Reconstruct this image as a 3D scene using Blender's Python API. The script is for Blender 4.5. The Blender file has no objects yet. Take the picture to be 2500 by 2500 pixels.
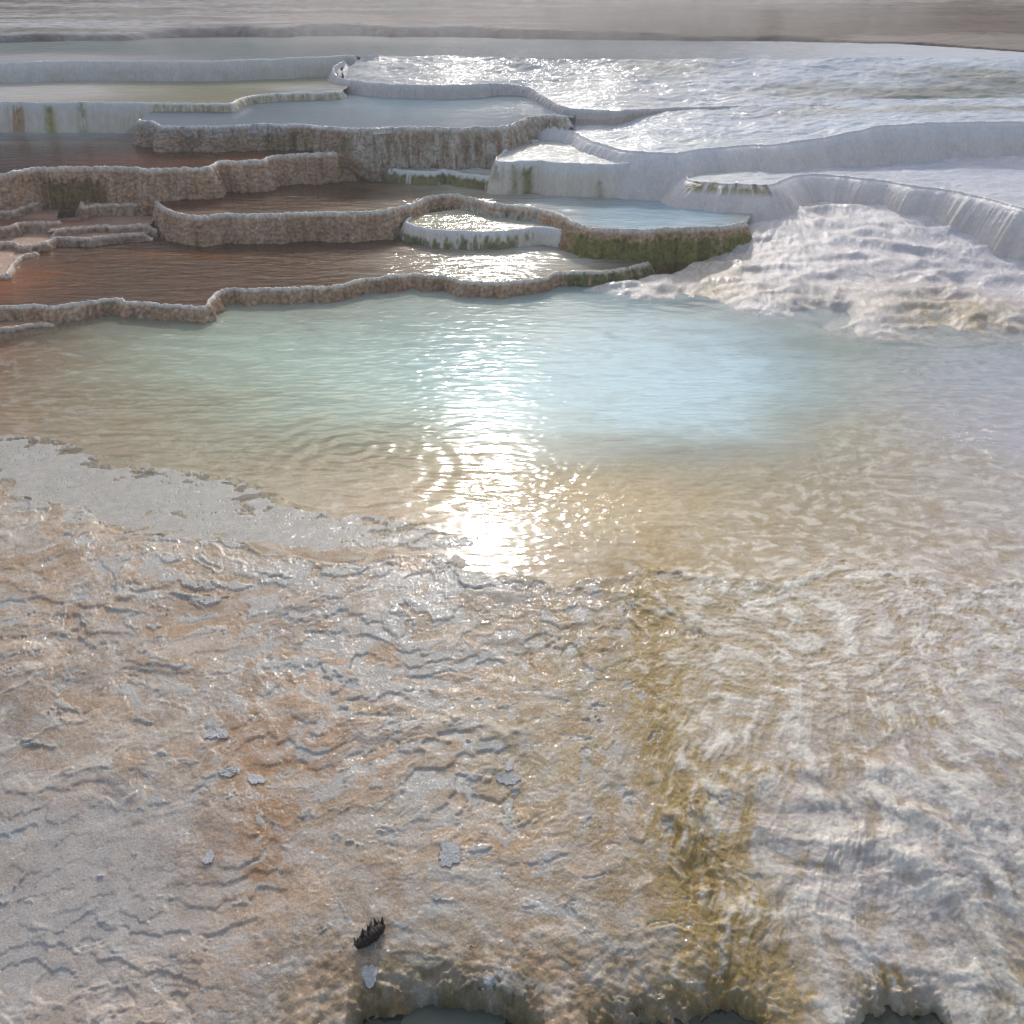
import bpy, math, random
import numpy as np
from mathutils import Vector

# ------------------------------------------------------------------ camera model (photo 2500 x 2500)
F, ZC, P = 2680.0, 2.2, math.radians(30)
def at(px, py, z):
    """point of the height plane z that the photo shows at (px, py)"""
    u, v = (px-1250)/F, (py-1250)/F
    r = (u, math.cos(P)-v*math.sin(P), -math.sin(P)-v*math.cos(P))
    t = (z-ZC)/r[2]
    return (r[0]*t, r[1]*t, z)

scene = bpy.context.scene
col = scene.collection
rng = np.random.RandomState(7)
f32 = np.float32

# ------------------------------------------------------------------ numpy noise
PERM = np.tile(np.random.RandomState(3).permutation(256), 3).astype(np.int32)
GA = np.linspace(0, 2*np.pi, 256, endpoint=False).astype(f32)
GX, GY = np.cos(GA), np.sin(GA)
def perlin(x, y, seed=0):
    x = np.asarray(x, f32)+f32(seed*17.13); y = np.asarray(y, f32)+f32(seed*9.71)
    xi = np.floor(x).astype(np.int32); yi = np.floor(y).astype(np.int32)
    xf = x-xi; yf = y-yi
    u = xf*xf*xf*(xf*(xf*6-15)+10); v = yf*yf*yf*(yf*(yf*6-15)+10)
    X = xi & 255; Y = yi & 255
    def g(a, b, dx, dy):
        h = PERM[PERM[(X+a) & 255]+((Y+b) & 255)]
        return GX[h]*dx+GY[h]*dy
    n00 = g(0, 0, xf, yf); n10 = g(1, 0, xf-1, yf); n01 = g(0, 1, xf, yf-1); n11 = g(1, 1, xf-1, yf-1)
    a = n00+u*(n10-n00); b = n01+u*(n11-n01)
    return (a+v*(b-a))*1.5
def fbm(x, y, octv=4, seed=0, gain=.5, lac=2.03):
    s = 0; a = 1; t = 0
    for i in range(octv):
        s = s+a*perlin(x, y, seed+i*5); t += a
        a *= gain; x = np.asarray(x)*lac; y = np.asarray(y)*lac
    return s/t
def ridged(x, y, octv=3, seed=0):
    s = 0; a = 1; t = 0
    for i in range(octv):
        s = s+a*(1-np.abs(perlin(x, y, seed+i*5))*1.6); t += a
        a *= .5; x = x*2.1; y = y*2.1
    return s/t
def worley(x, y, seed=0):
    x = np.asarray(x, f32); y = np.asarray(y, f32)
    xi = np.floor(x).astype(np.int32); yi = np.floor(y).astype(np.int32)
    best = np.full(x.shape, 9., f32)
    for a in (-1, 0, 1):
        for b in (-1, 0, 1):
            h = PERM[PERM[(xi+a+seed) & 255]+((yi+b) & 255)]
            h2 = PERM[h+37]
            dx = xi+a+h/256.-x; dy = yi+b+h2/256.-y
            best = np.minimum(best, (dx*dx+dy*dy).astype(f32))
    return np.sqrt(best)
def sstep(a, b, x):
    t = np.clip((x-a)/(b-a), 0, 1)
    return t*t*(3-2*t)
def mix(a, b, t):
    t = np.asarray(t)
    if np.ndim(a) > np.ndim(t) or (np.ndim(a) == 1 and np.size(a) == 3): t = t[..., None]
    return a*(1-t)+b*t
def lin(r, g, b):
    return np.array([(c/255/12.92 if c < 10 else ((c/255+.055)/1.055)**2.4) for c in (r, g, b)], f32)
ALB = 1.30
def alb(r, g, b, k=ALB):
    return np.clip(lin(r, g, b)*k, 0, .88)

# ------------------------------------------------------------------ object helpers
def tag(o, label=None, cat=None, group=None, kind=None):
    if label: o['label'] = label
    if cat: o['category'] = cat
    if group: o['group'] = group
    if kind: o['kind'] = kind
    return o
def empty(name, loc):
    o = bpy.data.objects.new(name, None); col.objects.link(o); o.location = loc
    o.empty_display_size = .1
    return o
def mesh_np(name, V, Q, mat, colr=None, attrs=None, parent=None, smooth=True, ref=(0, 0, 0)):
    V = np.asarray(V, f32)-np.asarray(ref, f32); Q = np.asarray(Q, np.int32)
    k = Q.shape[1]
    me = bpy.data.meshes.new(name)
    me.vertices.add(len(V)); me.vertices.foreach_set('co', V.ravel())
    me.loops.add(Q.size); me.loops.foreach_set('vertex_index', Q.ravel())
    me.polygons.add(len(Q))
    me.polygons.foreach_set('loop_start', np.arange(0, Q.size, k, dtype=np.int32))
    me.polygons.foreach_set('use_smooth', np.full(len(Q), smooth))
    me.update(calc_edges=True)
    if colr is not None:
        a = me.color_attributes.new('Col', 'FLOAT_COLOR', 'POINT')
        c = np.ones((len(V), 4), f32); c[:, :3] = colr
        a.data.foreach_set('color', c.ravel())
    for n, v in (attrs or {}).items():
        a = me.attributes.new(n, 'FLOAT', 'POINT'); a.data.foreach_set('value', np.asarray(v, f32).ravel())
    me.materials.append(mat)
    o = bpy.data.objects.new(name, me); col.objects.link(o)
    if parent is not None: o.parent = parent
    return o
def compact(V, Q, *arrs):
    used = np.unique(Q); m = np.full(len(V), -1, np.int32); m[used] = np.arange(len(used))
    return (V[used], m[Q])+tuple(a[used] for a in arrs)
def grid_quads(nr, nc):
    i = np.arange((nr-1)*(nc-1)); r = i//(nc-1); c = i % (nc-1); a = r*nc+c
    return np.stack([a, a+1, a+nc+1, a+nc], 1)
def inside(poly, x, y):
    x = np.asarray(x); y = np.asarray(y); r = np.zeros(x.shape, bool)
    n = len(poly)
    for i in range(n):
        x0, y0 = poly[i][:2]; x1, y1 = poly[(i+1) % n][:2]
        if y0 == y1: continue
        c = ((y0 > y) != (y1 > y)) & (x < (x1-x0)*(y-y0)/(y1-y0)+x0)
        r ^= c
    return r
def segdist(pl, x, y):
    d = np.full(x.shape, 1e9, f32)
    for (x0, y0), (x1, y1) in zip(pl[:-1], pl[1:]):
        dx, dy = x1-x0, y1-y0; L = dx*dx+dy*dy+1e-12
        t = np.clip(((x-x0)*dx+(y-y0)*dy)/L, 0, 1)
        d = np.minimum(d, (x-x0-t*dx)**2+(y-y0-t*dy)**2)
    return np.sqrt(d)

# ------------------------------------------------------------------ materials
def new_mat(name):
    m = bpy.data.materials.new(name); m.use_nodes = True
    nt = m.node_tree; nt.nodes.clear()
    return m, nt, nt.nodes.new('ShaderNodeOutputMaterial')
def N(nt, t, **kw):
    n = nt.nodes.new(t)
    for k, v in kw.items(): setattr(n, k, v)
    return n
def noise(nt, vec, scale, detail=4, rough=.55, dist=0):
    n = N(nt, 'ShaderNodeTexNoise'); nt.links.new(vec, n.inputs['Vector'])
    n.inputs['Scale'].default_value = scale; n.inputs['Detail'].default_value = detail
    n.inputs['Roughness'].default_value = rough; n.inputs['Distortion'].default_value = dist
    return n
def geo_pos(nt, scale=(1, 1, 1), rot=0):
    g = N(nt, 'ShaderNodeNewGeometry'); mp = N(nt, 'ShaderNodeMapping')
    nt.links.new(g.outputs['Position'], mp.inputs['Vector'])
    mp.inputs['Scale'].default_value = scale; mp.inputs['Rotation'].default_value = (0, 0, rot)
    return mp.outputs['Vector']
def mathn(nt, op, a, b=None):
    n = N(nt, 'ShaderNodeMath', operation=op)
    for i, v in enumerate((a, b)):
        if v is None: continue
        if isinstance(v, (int, float)): n.inputs[i].default_value = v
        else: nt.links.new(v, n.inputs[i])
    return n.outputs[0]

def travertine_mat(name, grain=120, grain_amt=.35, bump=.4, bump_d=.004, rough=.75, wet_bump=.5, wet_scale=45, wet_rough=.12, stretch=(1, 1, 1)):
    m, nt, out = new_mat(name); L = nt.links
    b = N(nt, 'ShaderNodeBsdfPrincipled'); L.new(b.outputs[0], out.inputs[0])
    p = geo_pos(nt, stretch)
    ca = N(nt, 'ShaderNodeVertexColor', layer_name='Col')
    n1 = noise(nt, p, grain, 5, .65); n2 = noise(nt, p, grain/7, 4, .6, .6)
    mr = N(nt, 'ShaderNodeMapRange'); L.new(n1.outputs['Fac'], mr.inputs['Value'])
    mr.inputs['From Min'].default_value = .3; mr.inputs['From Max'].default_value = .7
    mr.inputs['To Min'].default_value = 1-grain_amt; mr.inputs['To Max'].default_value = 1+grain_amt*.7
    mr2 = N(nt, 'ShaderNodeMapRange'); L.new(n2.outputs['Fac'], mr2.inputs['Value'])
    mr2.inputs['From Min'].default_value = .3; mr2.inputs['From Max'].default_value = .7
    mr2.inputs['To Min'].default_value = 1-grain_amt*.5; mr2.inputs['To Max'].default_value = 1+grain_amt*.4
    k = mathn(nt, 'MULTIPLY', mr.outputs[0], mr2.outputs[0])
    vm = N(nt, 'ShaderNodeVectorMath', operation='SCALE'); L.new(ca.outputs['Color'], vm.inputs[0]); L.new(k, vm.inputs['Scale'])
    L.new(vm.outputs[0], b.inputs['Base Color'])
    b.inputs['Roughness'].default_value = rough
    b.inputs['Specular IOR Level'].default_value = .35
    bp = N(nt, 'ShaderNodeBump'); bp.inputs['Strength'].default_value = bump; bp.inputs['Distance'].default_value = bump_d
    vo = N(nt, 'ShaderNodeTexVoronoi'); L.new(p, vo.inputs['Vector']); vo.inputs['Scale'].default_value = grain*.7
    h = mathn(nt, 'ADD', n1.outputs['Fac'], mathn(nt, 'MULTIPLY', vo.outputs['Distance'], -.5))
    L.new(h, bp.inputs['Height']); L.new(bp.outputs[0], b.inputs['Normal'])
    at_ = N(nt, 'ShaderNodeAttribute', attribute_name='wet')
    L.new(at_.outputs['Fac'], b.inputs['Coat Weight'])
    b.inputs['Coat IOR'].default_value = 1.33; b.inputs['Coat Roughness'].default_value = wet_rough
    pc = geo_pos(nt, (stretch[0]*.75, stretch[1]*1.25, stretch[2]))
    n3 = noise(nt, pc, wet_scale, 4, .6, .8)
    bc = N(nt, 'ShaderNodeBump'); bc.inputs['Strength'].default_value = wet_bump; bc.inputs['Distance'].default_value = .01 if wet_scale > 30 else .28/wet_scale
    L.new(n3.outputs['Fac'], bc.inputs['Height']); L.new(bc.outputs[0], b.inputs['Coat Normal'])
    return m

def water_mat(name, rough=.07, bump=.25, scale=22, dist=.01, stretch=(.45, 1.3, 1), fine=.3):
    """clear water: fresnel reflection over see-through, with suspended milky minerals by the 'milk' attribute"""
    m, nt, out = new_mat(name); L = nt.links
    p = geo_pos(nt, stretch, .06)
    n1 = noise(nt, p, scale, 3, .55, .7); n2 = noise(nt, p, scale*4, 3, .55, .4)
    h = mathn(nt, 'ADD', n1.outputs['Fac'], mathn(nt, 'MULTIPLY', n2.outputs['Fac'], fine*.35))
    bp = N(nt, 'ShaderNodeBump'); bp.inputs['Strength'].default_value = bump; bp.inputs['Distance'].default_value = dist
    L.new(h, bp.inputs['Height'])
    fr = N(nt, 'ShaderNodeFresnel'); L.new(bp.outputs[0], fr.inputs['Normal'])
    gg = N(nt, 'ShaderNodeNewGeometry')        # same reflectance for light leaving through the thin surface
    L.new(mathn(nt, 'ADD', mathn(nt, 'MULTIPLY', gg.outputs['Backfacing'], 1/1.33-1.33), 1.33), fr.inputs['IOR'])
    gl = N(nt, 'ShaderNodeBsdfGlossy'); gl.inputs['Roughness'].default_value = rough; L.new(bp.outputs[0], gl.inputs['Normal'])
    tr = N(nt, 'ShaderNodeBsdfTransparent')
    di = N(nt, 'ShaderNodeBsdfDiffuse'); ca = N(nt, 'ShaderNodeVertexColor', layer_name='Col'); L.new(ca.outputs[0], di.inputs[0])
    bp2 = N(nt, 'ShaderNodeBump'); bp2.inputs['Strength'].default_value = min(max(bump*4, .5), 1); bp2.inputs['Distance'].default_value = dist*1.6
    L.new(h, bp2.inputs['Height']); L.new(bp2.outputs[0], di.inputs['Normal'])
    mk = N(nt, 'ShaderNodeAttribute', attribute_name='milk')
    m1 = N(nt, 'ShaderNodeMixShader'); L.new(mk.outputs['Fac'], m1.inputs[0]); L.new(tr.outputs[0], m1.inputs[1]); L.new(di.outputs[0], m1.inputs[2])
    m2 = N(nt, 'ShaderNodeMixShader'); L.new(fr.outputs[0], m2.inputs[0]); L.new(m1.outputs[0], m2.inputs[1]); L.new(gl.outputs[0], m2.inputs[2])
    L.new(m2.outputs[0], out.inputs[0])
    return m

M_GROUND = travertine_mat('travertine_crust', 170, .28, .45, .003, .7, .8, 26, .08)
M_WALLB = travertine_mat('travertine_brown_wall', 48, .42, .8, .010, .65, .6, 60, .2, (1, 1, .8))
M_WALLW = travertine_mat('travertine_white_wall', 60, .12, .5, .005, .6, .6, 60, .2, (1, 1, .25))
M_FLOW = travertine_mat('flowing_sheet_water', 90, .2, .5, .005, .6, 1., 55, .12)
M_FLOWF = travertine_mat('glittering_far_flow', 40, .2, .3, .006, .6, 1., 6, .10, (.7, 1.2, 1))
M_FLOWM = travertine_mat('glittering_basin_flow', 50, .18, .4, .006, .6, 1., 12, .10, (.7, 1.3, 1))
M_FAR = travertine_mat('far_travertine', 14, .42, .6, .03, .85, .3, 20, .3, (.5, 1.4, 1))
M_WATER = water_mat('pool_water', .09, .06, 15, .012, (.5, 1.7, 1), .25)
M_POND = water_mat('terrace_pool_water', .08, .8, 9, .016, (.4, 1.6, 1), .5)
M_CALM = water_mat('calm_pool_water', .12, .10, 22, .006, (.5, 1.2, 1), .4)
M_DARK = water_mat('dark_water', .05, .10, 18, .004)

# ------------------------------------------------------------------ smooth interpolation fields
def rbf(pts, vals, kind='tps'):
    P_ = np.array(pts, float); v = np.array(vals, float); v = v.reshape(len(P_), -1)
    def phi(r): return r*r*np.log(r+1e-9) if kind == 'tps' else r
    n = len(P_)
    A = phi(np.linalg.norm(P_[:, None]-P_[None], axis=2)); A += np.eye(n)*(.02 if kind == 'tps' else 1e-6)*(1 if kind == 'tps' else 1)
    Q = np.hstack([np.ones((n, 1)), P_]) if kind == 'tps' else np.ones((n, 1))
    k = Q.shape[1]
    M = np.zeros((n+k, n+k)); M[:n, :n] = A; M[:n, n:] = Q; M[n:, :n] = Q.T
    w = np.linalg.solve(M, np.vstack([v, np.zeros((k, v.shape[1]))]))
    x0, x1, y0, y1, S = -7., 7., .2, 14., 281
    gx = np.linspace(x0, x1, S); gy = np.linspace(y0, y1, S)
    G = np.stack(np.meshgrid(gx, gy), -1).reshape(-1, 2)
    out = np.zeros((len(G), v.shape[1]))
    for s in range(0, len(G), 8000):
        g = G[s:s+8000]; R = phi(np.linalg.norm(g[:, None]-P_[None], axis=2))
        out[s:s+8000] = R@w[:n]+(np.hstack([np.ones((len(g), 1)), g]) if kind == 'tps' else np.ones((len(g), 1)))@w[n:]
    T = out.reshape(S, S, -1).astype(f32)
    def ev(x, y):
        fx = np.clip((np.asarray(x)-x0)/(x1-x0)*(S-1), 0, S-1.001); fy = np.clip((np.asarray(y)-y0)/(y1-y0)*(S-1), 0, S-1.001)
        ix = fx.astype(np.int32); iy = fy.astype(np.int32); tx = (fx-ix)[..., None].astype(f32); ty = (fy-iy)[..., None].astype(f32)
        r = (T[iy, ix]*(1-tx)+T[iy, ix+1]*tx)*(1-ty)+(T[iy+1, ix]*(1-tx)+T[iy+1, ix+1]*tx)*ty
        return r[..., 0] if r.shape[-1] == 1 else r
    return ev

ZC_PTS = [  # (px, py, z): the smooth lie of the travertine
 (-400, 2650, -.27), (600, 2650, -.27), (1250, 2650, -.27), (1900, 2650, -.29), (2900, 2650, -.30),
 (-300, 2200, -.19), (300, 2200, -.185), (700, 2250, -.185), (1250, 2250, -.185), (1750, 2300, -.205), (2050, 2250, -.20), (2500, 2300, -.21), (2900, 2250, -.2),
 (-300, 1850, -.115), (300, 1850, -.11), (800, 1850, -.10), (1250, 1850, -.10), (1700, 1900, -.105), (2150, 1880, -.085), (2500, 1950, -.09), (2900, 1850, -.08),
 (-300, 1520, -.05), (300, 1520, -.045), (800, 1520, -.04), (1250, 1520, -.035), (1800, 1550, -.035), (2500, 1550, -.02), (2900, 1500, -.02),
 (-300, 1230, .003), (0, 1215, .003), (200, 1245, .003), (280, 1320, .003), (460, 1332, .003), (600, 1320, .003), (850, 1370, .003), (1200, 1400, .003), (1500, 1400, .003), (1900, 1400, .003), (2300, 1400, .003), (2900, 1380, .003),
 (-300, 1100, -.012), (150, 1150, -.012), (500, 1230, -.014), (800, 1250, -.018), (1150, 1310, -.02), (1400, 1270, -.022), (1700, 1280, -.014), (2000, 1250, -.008), (2300, 1200, -.006), (2800, 1150, -.006),
 (-300, 930, -.04), (150, 930, -.05), (400, 1000, -.06), (700, 1060, -.05), (900, 1130, -.05), (1050, 1020, -.12), (1250, 1130, -.035), (1450, 1150, -.045), (1700, 1120, -.08), (1950, 1080, -.03), (2200, 1020, -.01), (2500, 1000, -.008), (2900, 980, -.01),
 (200, 830, -.05), (500, 850, -.1), (800, 850, -.18), (1100, 870, -.25), (1400, 900, -.32), (1700, 920, -.32), (1950, 930, -.22), (2100, 930, -.06), (2350, 900, -.03), (2700, 900, -.03),
 (1100, 745, -.06), (1400, 745, -.05), (1700, 790, -.12), (2000, 840, -.15), (2300, 850, -.08), (2600, 860, -.05),
 (1500, 722, .0), (1603, 735, .004), (1700, 746, .004), (1821, 766, .004), (1914, 772, .006), (1991, 785, .006), (2060, 808, .01), (2147, 818, .01), (2230, 818, .01), (2287, 800, .006), (2380, 812, .005), (2520, 828, .005), (2900, 850, .005),
 (1560, 690, .03), (1650, 650, .07), (1750, 690, .05), (1850, 640, .11), (2000, 700, .07), (2100, 760, .05), (2150, 700, .09), (2300, 720, .07), (2450, 770, .04), (2800, 780, .04),
 (1700, 600, .12), (1850, 560, .19), (1950, 600, .16), (2100, 600, .17), (2250, 640, .13), (2400, 650, .12), (2700, 690, .1),
 (1850, 515, .25), (2000, 505, .255), (2150, 530, .24), (2300, 560, .22), (2450, 590, .19), (2700, 640, .17), (1780, 545, .2),
 (0, 770, -.03), (500, 770, -.05), (900, 735, -.06),
]
# under the terraces the rock drops away below every pool
UNDER = [(x, y, -.12) for x in (-400, 200, 800, 1300) for y in (640, 560, 480)]
pw = [at(*q)[:2] for q in ZC_PTS]
hfield = rbf(pw, [q[2] for q in ZC_PTS], 'tps')

CC = [ # colour the bare deposit has (as seen), photo position, r, g, b
 (50,1500,152,132,114),(300,1480,160,140,120),(600,1550,160,134,108),(900,1500,168,156,142),(1250,1500,162,146,118),(1650,1450,165,146,104),(2000,1500,176,166,152),(2400,1500,184,176,174),
 (-300,1600,150,135,120),(2800,1600,180,172,170),
 (100,1800,150,138,125),(400,1750,154,144,130),(700,1800,160,128,98),(1000,1850,162,146,124),(1300,1800,166,152,118),(1600,1780,160,142,96),(1800,1820,176,162,142),(2100,1750,172,156,136),(2400,1800,178,170,166),
 (100,2100,158,152,150),(400,2050,156,146,138),(640,2080,150,116,80),(620,1900,158,126,92),(900,2050,166,150,128),(1200,2050,166,146,112),(1500,2050,166,146,108),(1700,2150,150,130,76),(1900,2100,184,174,164),(2150,2050,180,170,166),(2400,2100,178,170,168),
 (-200,2400,152,146,140),(100,2400,152,146,140),(400,2350,160,152,144),(700,2350,158,142,124),(640,2230,160,128,95),(950,2250,168,154,138),(1200,2300,168,152,130),(1500,2330,164,146,116),(1780,2330,150,130,76),(2000,2350,184,172,158),(2250,2350,182,172,162),(2480,2420,176,160,130),(2900,2400,176,165,150),
 (900,2440,132,118,88),(1250,2450,160,138,104),(1550,2460,140,124,90),(1750,2480,150,135,100),(2200,2480,185,178,168),
 (0,830,112,64,34),(90,870,130,86,52),(0,1020,128,98,58),(200,850,142,120,92),(400,850,150,142,118),(150,980,146,130,98),(400,1050,144,138,106),(700,1000,148,150,122),(900,1080,150,150,120),(600,1150,148,142,110),(250,1120,142,132,100),
 (900,1250,160,145,116),(1250,1130,168,158,118),(1500,1180,154,146,106),(1500,1280,152,142,100),(1800,1250,152,142,104),(2000,1130,146,142,106),(2150,960,144,134,96),(2200,1100,176,168,160),(2450,1050,180,178,182),(2450,1250,182,176,174),(2000,1350,172,160,140),(1250,1350,160,148,126),
 (1100,850,168,180,170),(1500,900,170,190,190),(1900,900,160,180,180),(2100,880,120,124,104),(2350,900,150,156,160),(2600,900,160,164,170),
 (1600,720,186,180,172),(1800,740,188,182,180),(2150,790,196,190,188),(2000,690,180,172,160),(1740,640,164,146,106),(1700,675,166,148,110),(1700,600,186,178,170),(1900,600,186,182,182),(2100,600,188,184,188),(2000,520,196,194,194),(2350,560,192,192,200),(2450,640,186,182,188),(2400,750,164,146,108),(2280,750,172,156,122),(2500,790,180,170,155),(2700,700,180,175,175),
 (200,1380,158,140,118),(450,1400,160,142,118),(700,1400,158,138,112),
]
CC_V = [alb(*q[2:]) for q in CC]
cfield = rbf([at(q[0], q[1], float(hfield(*at(q[0], q[1], -.05)[:2]).clip(-.3, .3)))[:2] for q in CC], CC_V, 'lin')

def bell(x, y, px, py, z, sx, sy, ang=0):
    cx, cy, _ = at(px, py, z)
    dx, dy = x-cx, y-cy; c, s = math.cos(ang), math.sin(ang)
    a, b = dx*c+dy*s, -dx*s+dy*c
    return np.exp(-(a/sx)**2-(b/sy)**2).astype(f32)
def wpath(x, y, pts, z=-.1):
    return segdist([at(a, b, z)[:2] for a, b in pts], x, y)

# ------------------------------------------------------------------ the ground sheet
ys = [1.12]
while ys[-1] < 8.3:
    y_ = ys[-1]; ys.append(y_+max(.9*(y_*y_+5.3)/(1098*2.3), .003))
ys = np.array(ys, f32); NR = len(ys); NCOL = 1500
uu = np.linspace(-.66, .66, NCOL).astype(f32)
Y = np.repeat(ys, NCOL); X = (np.sqrt(ys*ys+5.)[:, None]*uu[None]).ravel().astype(f32)
print('ground verts', len(X))

wx = fbm(X*1.7, Y*1.7, 3, 11)*.16+fbm(X*7, Y*7, 3, 12)*.035+fbm(X*28, Y*28, 2, 13)*.008
wy = fbm(X*1.7, Y*1.7, 3, 21)*.16+fbm(X*7, Y*7, 3, 22)*.035+fbm(X*28, Y*28, 2, 23)*.008
H0 = hfield(X, Y)
# regions
cas_line = [at(*q)[:2] for q in [(1440,722,0),(1500,728,0),(1603,738,0),(1707,748,0),(1821,768,0),(1914,775,0),(1991,788,0),(2043,812,0),(2095,820,0),(2147,824,0),(2199,830,0),(2250,818,0),(2287,803,0),(2380,815,0),(2500,831,0),(2900,855,0)]]
cl = np.array(cas_line); cline = np.interp(X, cl[:, 0], cl[:, 1])
CAS = sstep(-.03, .08, Y-cline+fbm(X*6, Y*6, 3, 31)*.12)*sstep(.35, .6, X)          # right hand cascade slope
pool_n = -H0
fx, fy, _ = at(1950, 1350, 0)
right = sstep(-.05, .35, X-np.interp(Y, [1.2, 1.9, 2.3, 2.9, 3.6, 4.2, 5., 6], [.52, .50, .42, .36, .55, 1.0, 1.45, 1.5])+wx*1.4+fbm(X*9+wx*9, Y*7+wy*9, 4, 33, .62)*.42)*(1-CAS)
fore = sstep(.02, -.02, H0+.0)*0+1
shore_y = np.interp(X, [at(a, b, 0)[0] for a, b in [(-400,1230),(0,1215),(200,1245),(280,1320),(460,1332),(600,1325),(850,1372),(1200,1402),(2500,1402)]],
                       [at(a, b, 0)[1] for a, b in [(-400,1230),(0,1215),(200,1245),(280,1320),(460,1332),(600,1325),(850,1372),(1200,1402),(2500,1402)]])
def wig(x, y): return fbm(x*1.9, y*1.9, 2, 40)*.22+fbm(x*5, y*5, 3, 41)*.11+fbm(x*22, y*22, 2, 42)*.02
sd = Y-shore_y+wig(X, Y)*sstep(-1.3, -.6, X)+wig(X, Y)*.35*(1-sstep(-1.3, -.6, X))     # >0 : pool side of the rim
poolside = sstep(0, .02, sd)

# micro terraces: quantised height with sharp scalloped lips facing down slope
def micro(h, D, lipw=.16):
    q = h/D; k = np.floor(q); fr = q-k
    lip = sstep(1-lipw, 1, fr)
    tread = fr*.15
    return (k+np.where(fr < 1-lipw, tread*.9, .135+.865*lip))*D, fr
Hn = H0+.022*np.clip(-X, -1, 2)+(fbm(X*2.6+wx*3, Y*2.9+wy*3, 3, 51)*.040+fbm(X*8+wx*4, Y*9+wy*4, 4, 55, .6)*.016+fbm(X*30, Y*30, 3, 57)*.0024)
Ht1, fr1 = micro(Hn, .0165, .13)
Ht2, fr2 = micro(Hn+fbm(X*6, Y*6, 3, 61)*.012, .0062, .2)
Ht3, fr3 = micro(Hn+fbm(X*16, Y*16, 3, 62)*.006, .0028, .3)
wbig = np.clip(.42+fbm(X*2.1, Y*2.1, 3, 63)*1.3, .0, .95)
w2_ = np.clip(.6+fbm(X*3.1, Y*3.1, 2, 64)*1.2, .1, 1)
Hfore = Ht1*wbig+(Ht2*w2_+Ht3*(1-w2_))*(1-wbig)
vein = sstep(.90, .985, 1-np.abs(fbm(X*3.4+wx*5, Y*3.4+wy*5, 3, 65)))*sstep(.0, .3, fbm(X*1.9, Y*1.9, 2, 67)+.12)
Hfore = H0+(Hfore-H0)*np.clip(.31+fbm(X*1.5, Y*1.5, 2, 68)*.8, .1, .62)+vein*.0032
crumb = fbm(X*55, Y*55, 3, 71)
g1 = worley(X*75, Y*75, 5)
crk = np.clip(.75+fbm(X*1.7, Y*1.7, 3, 69)*1.2-.5*bell(X, Y, 150, 2300, -.2, .5, .35), .12, 1.1)
Hfore = Hfore+(crumb*.0016+(.5-g1)*.0013+(.5-worley(X*160, Y*160, 8))*.001)*crk
lipm = np.clip(sstep(.80, .97, fr1)*wbig+sstep(.75, .95, fr2)*(1-wbig)*.8+vein*1.2, 0, 1)

# flowing area on the right: sheets of white water over ribbed deposit
ox, oy, _ = at(1980, 1350, 0)
ang = np.arctan2(X-ox, (oy+.25)-Y+1e-4); rad = np.hypot(X-ox, oy+.25-Y)
strk = fbm(ang*24+wx*9, rad*2.6+wy*5, 5, 81, .62)
strk2 = fbm(ang*64+wx*22, rad*5+wy*9, 4, 85, .62)
nr_ = sstep(3.1, 2.6, Y); strk = mix(fbm(X*14+wx*12, Y*20+wy*12, 4, 83, .62), strk, nr_); strk2 = mix(fbm(X*36+wx*20, Y*50+wy*20, 3, 84, .62), strk2, nr_)
lobes = ridged(X*2.6+wx*5, Y*3.4+wy*5, 3, 87)
lump = fbm(X*13+wx*14, Y*17+wy*14, 4, 91, .6)
Hr_far = H0+lump*.006+fbm(X*45+wx*20, Y*60+wy*20, 3, 94, .6)*.0035
Hr, frr = micro(H0+fbm(X*4+wx*4, Y*4+wy*4, 3, 95)*.02, .016, .5)
bl = sstep(2.9, 2.2, Y)
Hr_near = Hr*.25+H0*.75+(lobes-.6)*.014*bl+strk*.0065+strk2*.0032+lump*.003
mgap = np.clip(.75+fbm(X*3+wx*3, Y*3+wy*3, 3, 193)*1.8, .0, 1.4)
mr_ = fbm(X*3.2, Y*3.2, 3, 195)*.09+np.hypot(X-at(2120, 2330, -.22)[0], Y-at(2120, 2330, -.22)[1])+strk*.02+wx*.25
Hr_near = Hr_near+(np.exp(-((mr_-.30)/.045)**2)*.015+np.exp(-((mr_-.43)/.05)**2)*.013+np.exp(-((mr_-.58)/.06)**2)*.014)*sstep(1.75, 1.95, Y)*mgap+fbm(X*60+wx*30, Y*60+wy*30, 3, 99)*.0016
near_r = sstep(3.0, 2.5, Y)
Hright = mix(Hr_far, Hr_near, near_r)
# the cascade: convex mound of ribs running down to the pool
cx_, cy_, _ = at(1960, 560, .2)
ca = np.arctan2(X-cx_, cy_+.5-Y+1e-3); cr = np.hypot(X-cx_, cy_+.5-Y)
cst = fbm(ca*16+wx*4, cr*4+wy*3, 4, 101, .6); cst2 = fbm(X*24+wx*25, Y*20+wy*25, 4, 103, .62)
crb = ridged(X*2.1+wx*4, Y*4.2+wy*6, 3, 105)
Hc, frc = micro(H0+fbm(X*2.5, Y*2.5, 3, 107)*.05, .04, .55)
crl = ridged(X*1.5+wx*2.2, Y*3.4+wy*3, 2, 108)
Hcas = H0*.9+Hc*.10+(crl-.6)*.045+(crb-.6)*.014+cst*.009+cst2*.0022
# bed of the pool
Hbed = H0+fbm(X*5+wx*2, Y*7+wy*2, 4, 111)*.006+lump*.002+crumb*.0012
Hbed = np.where(H0 < 0, np.minimum(Hbed, H0*.3-.002), Hbed)

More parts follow.
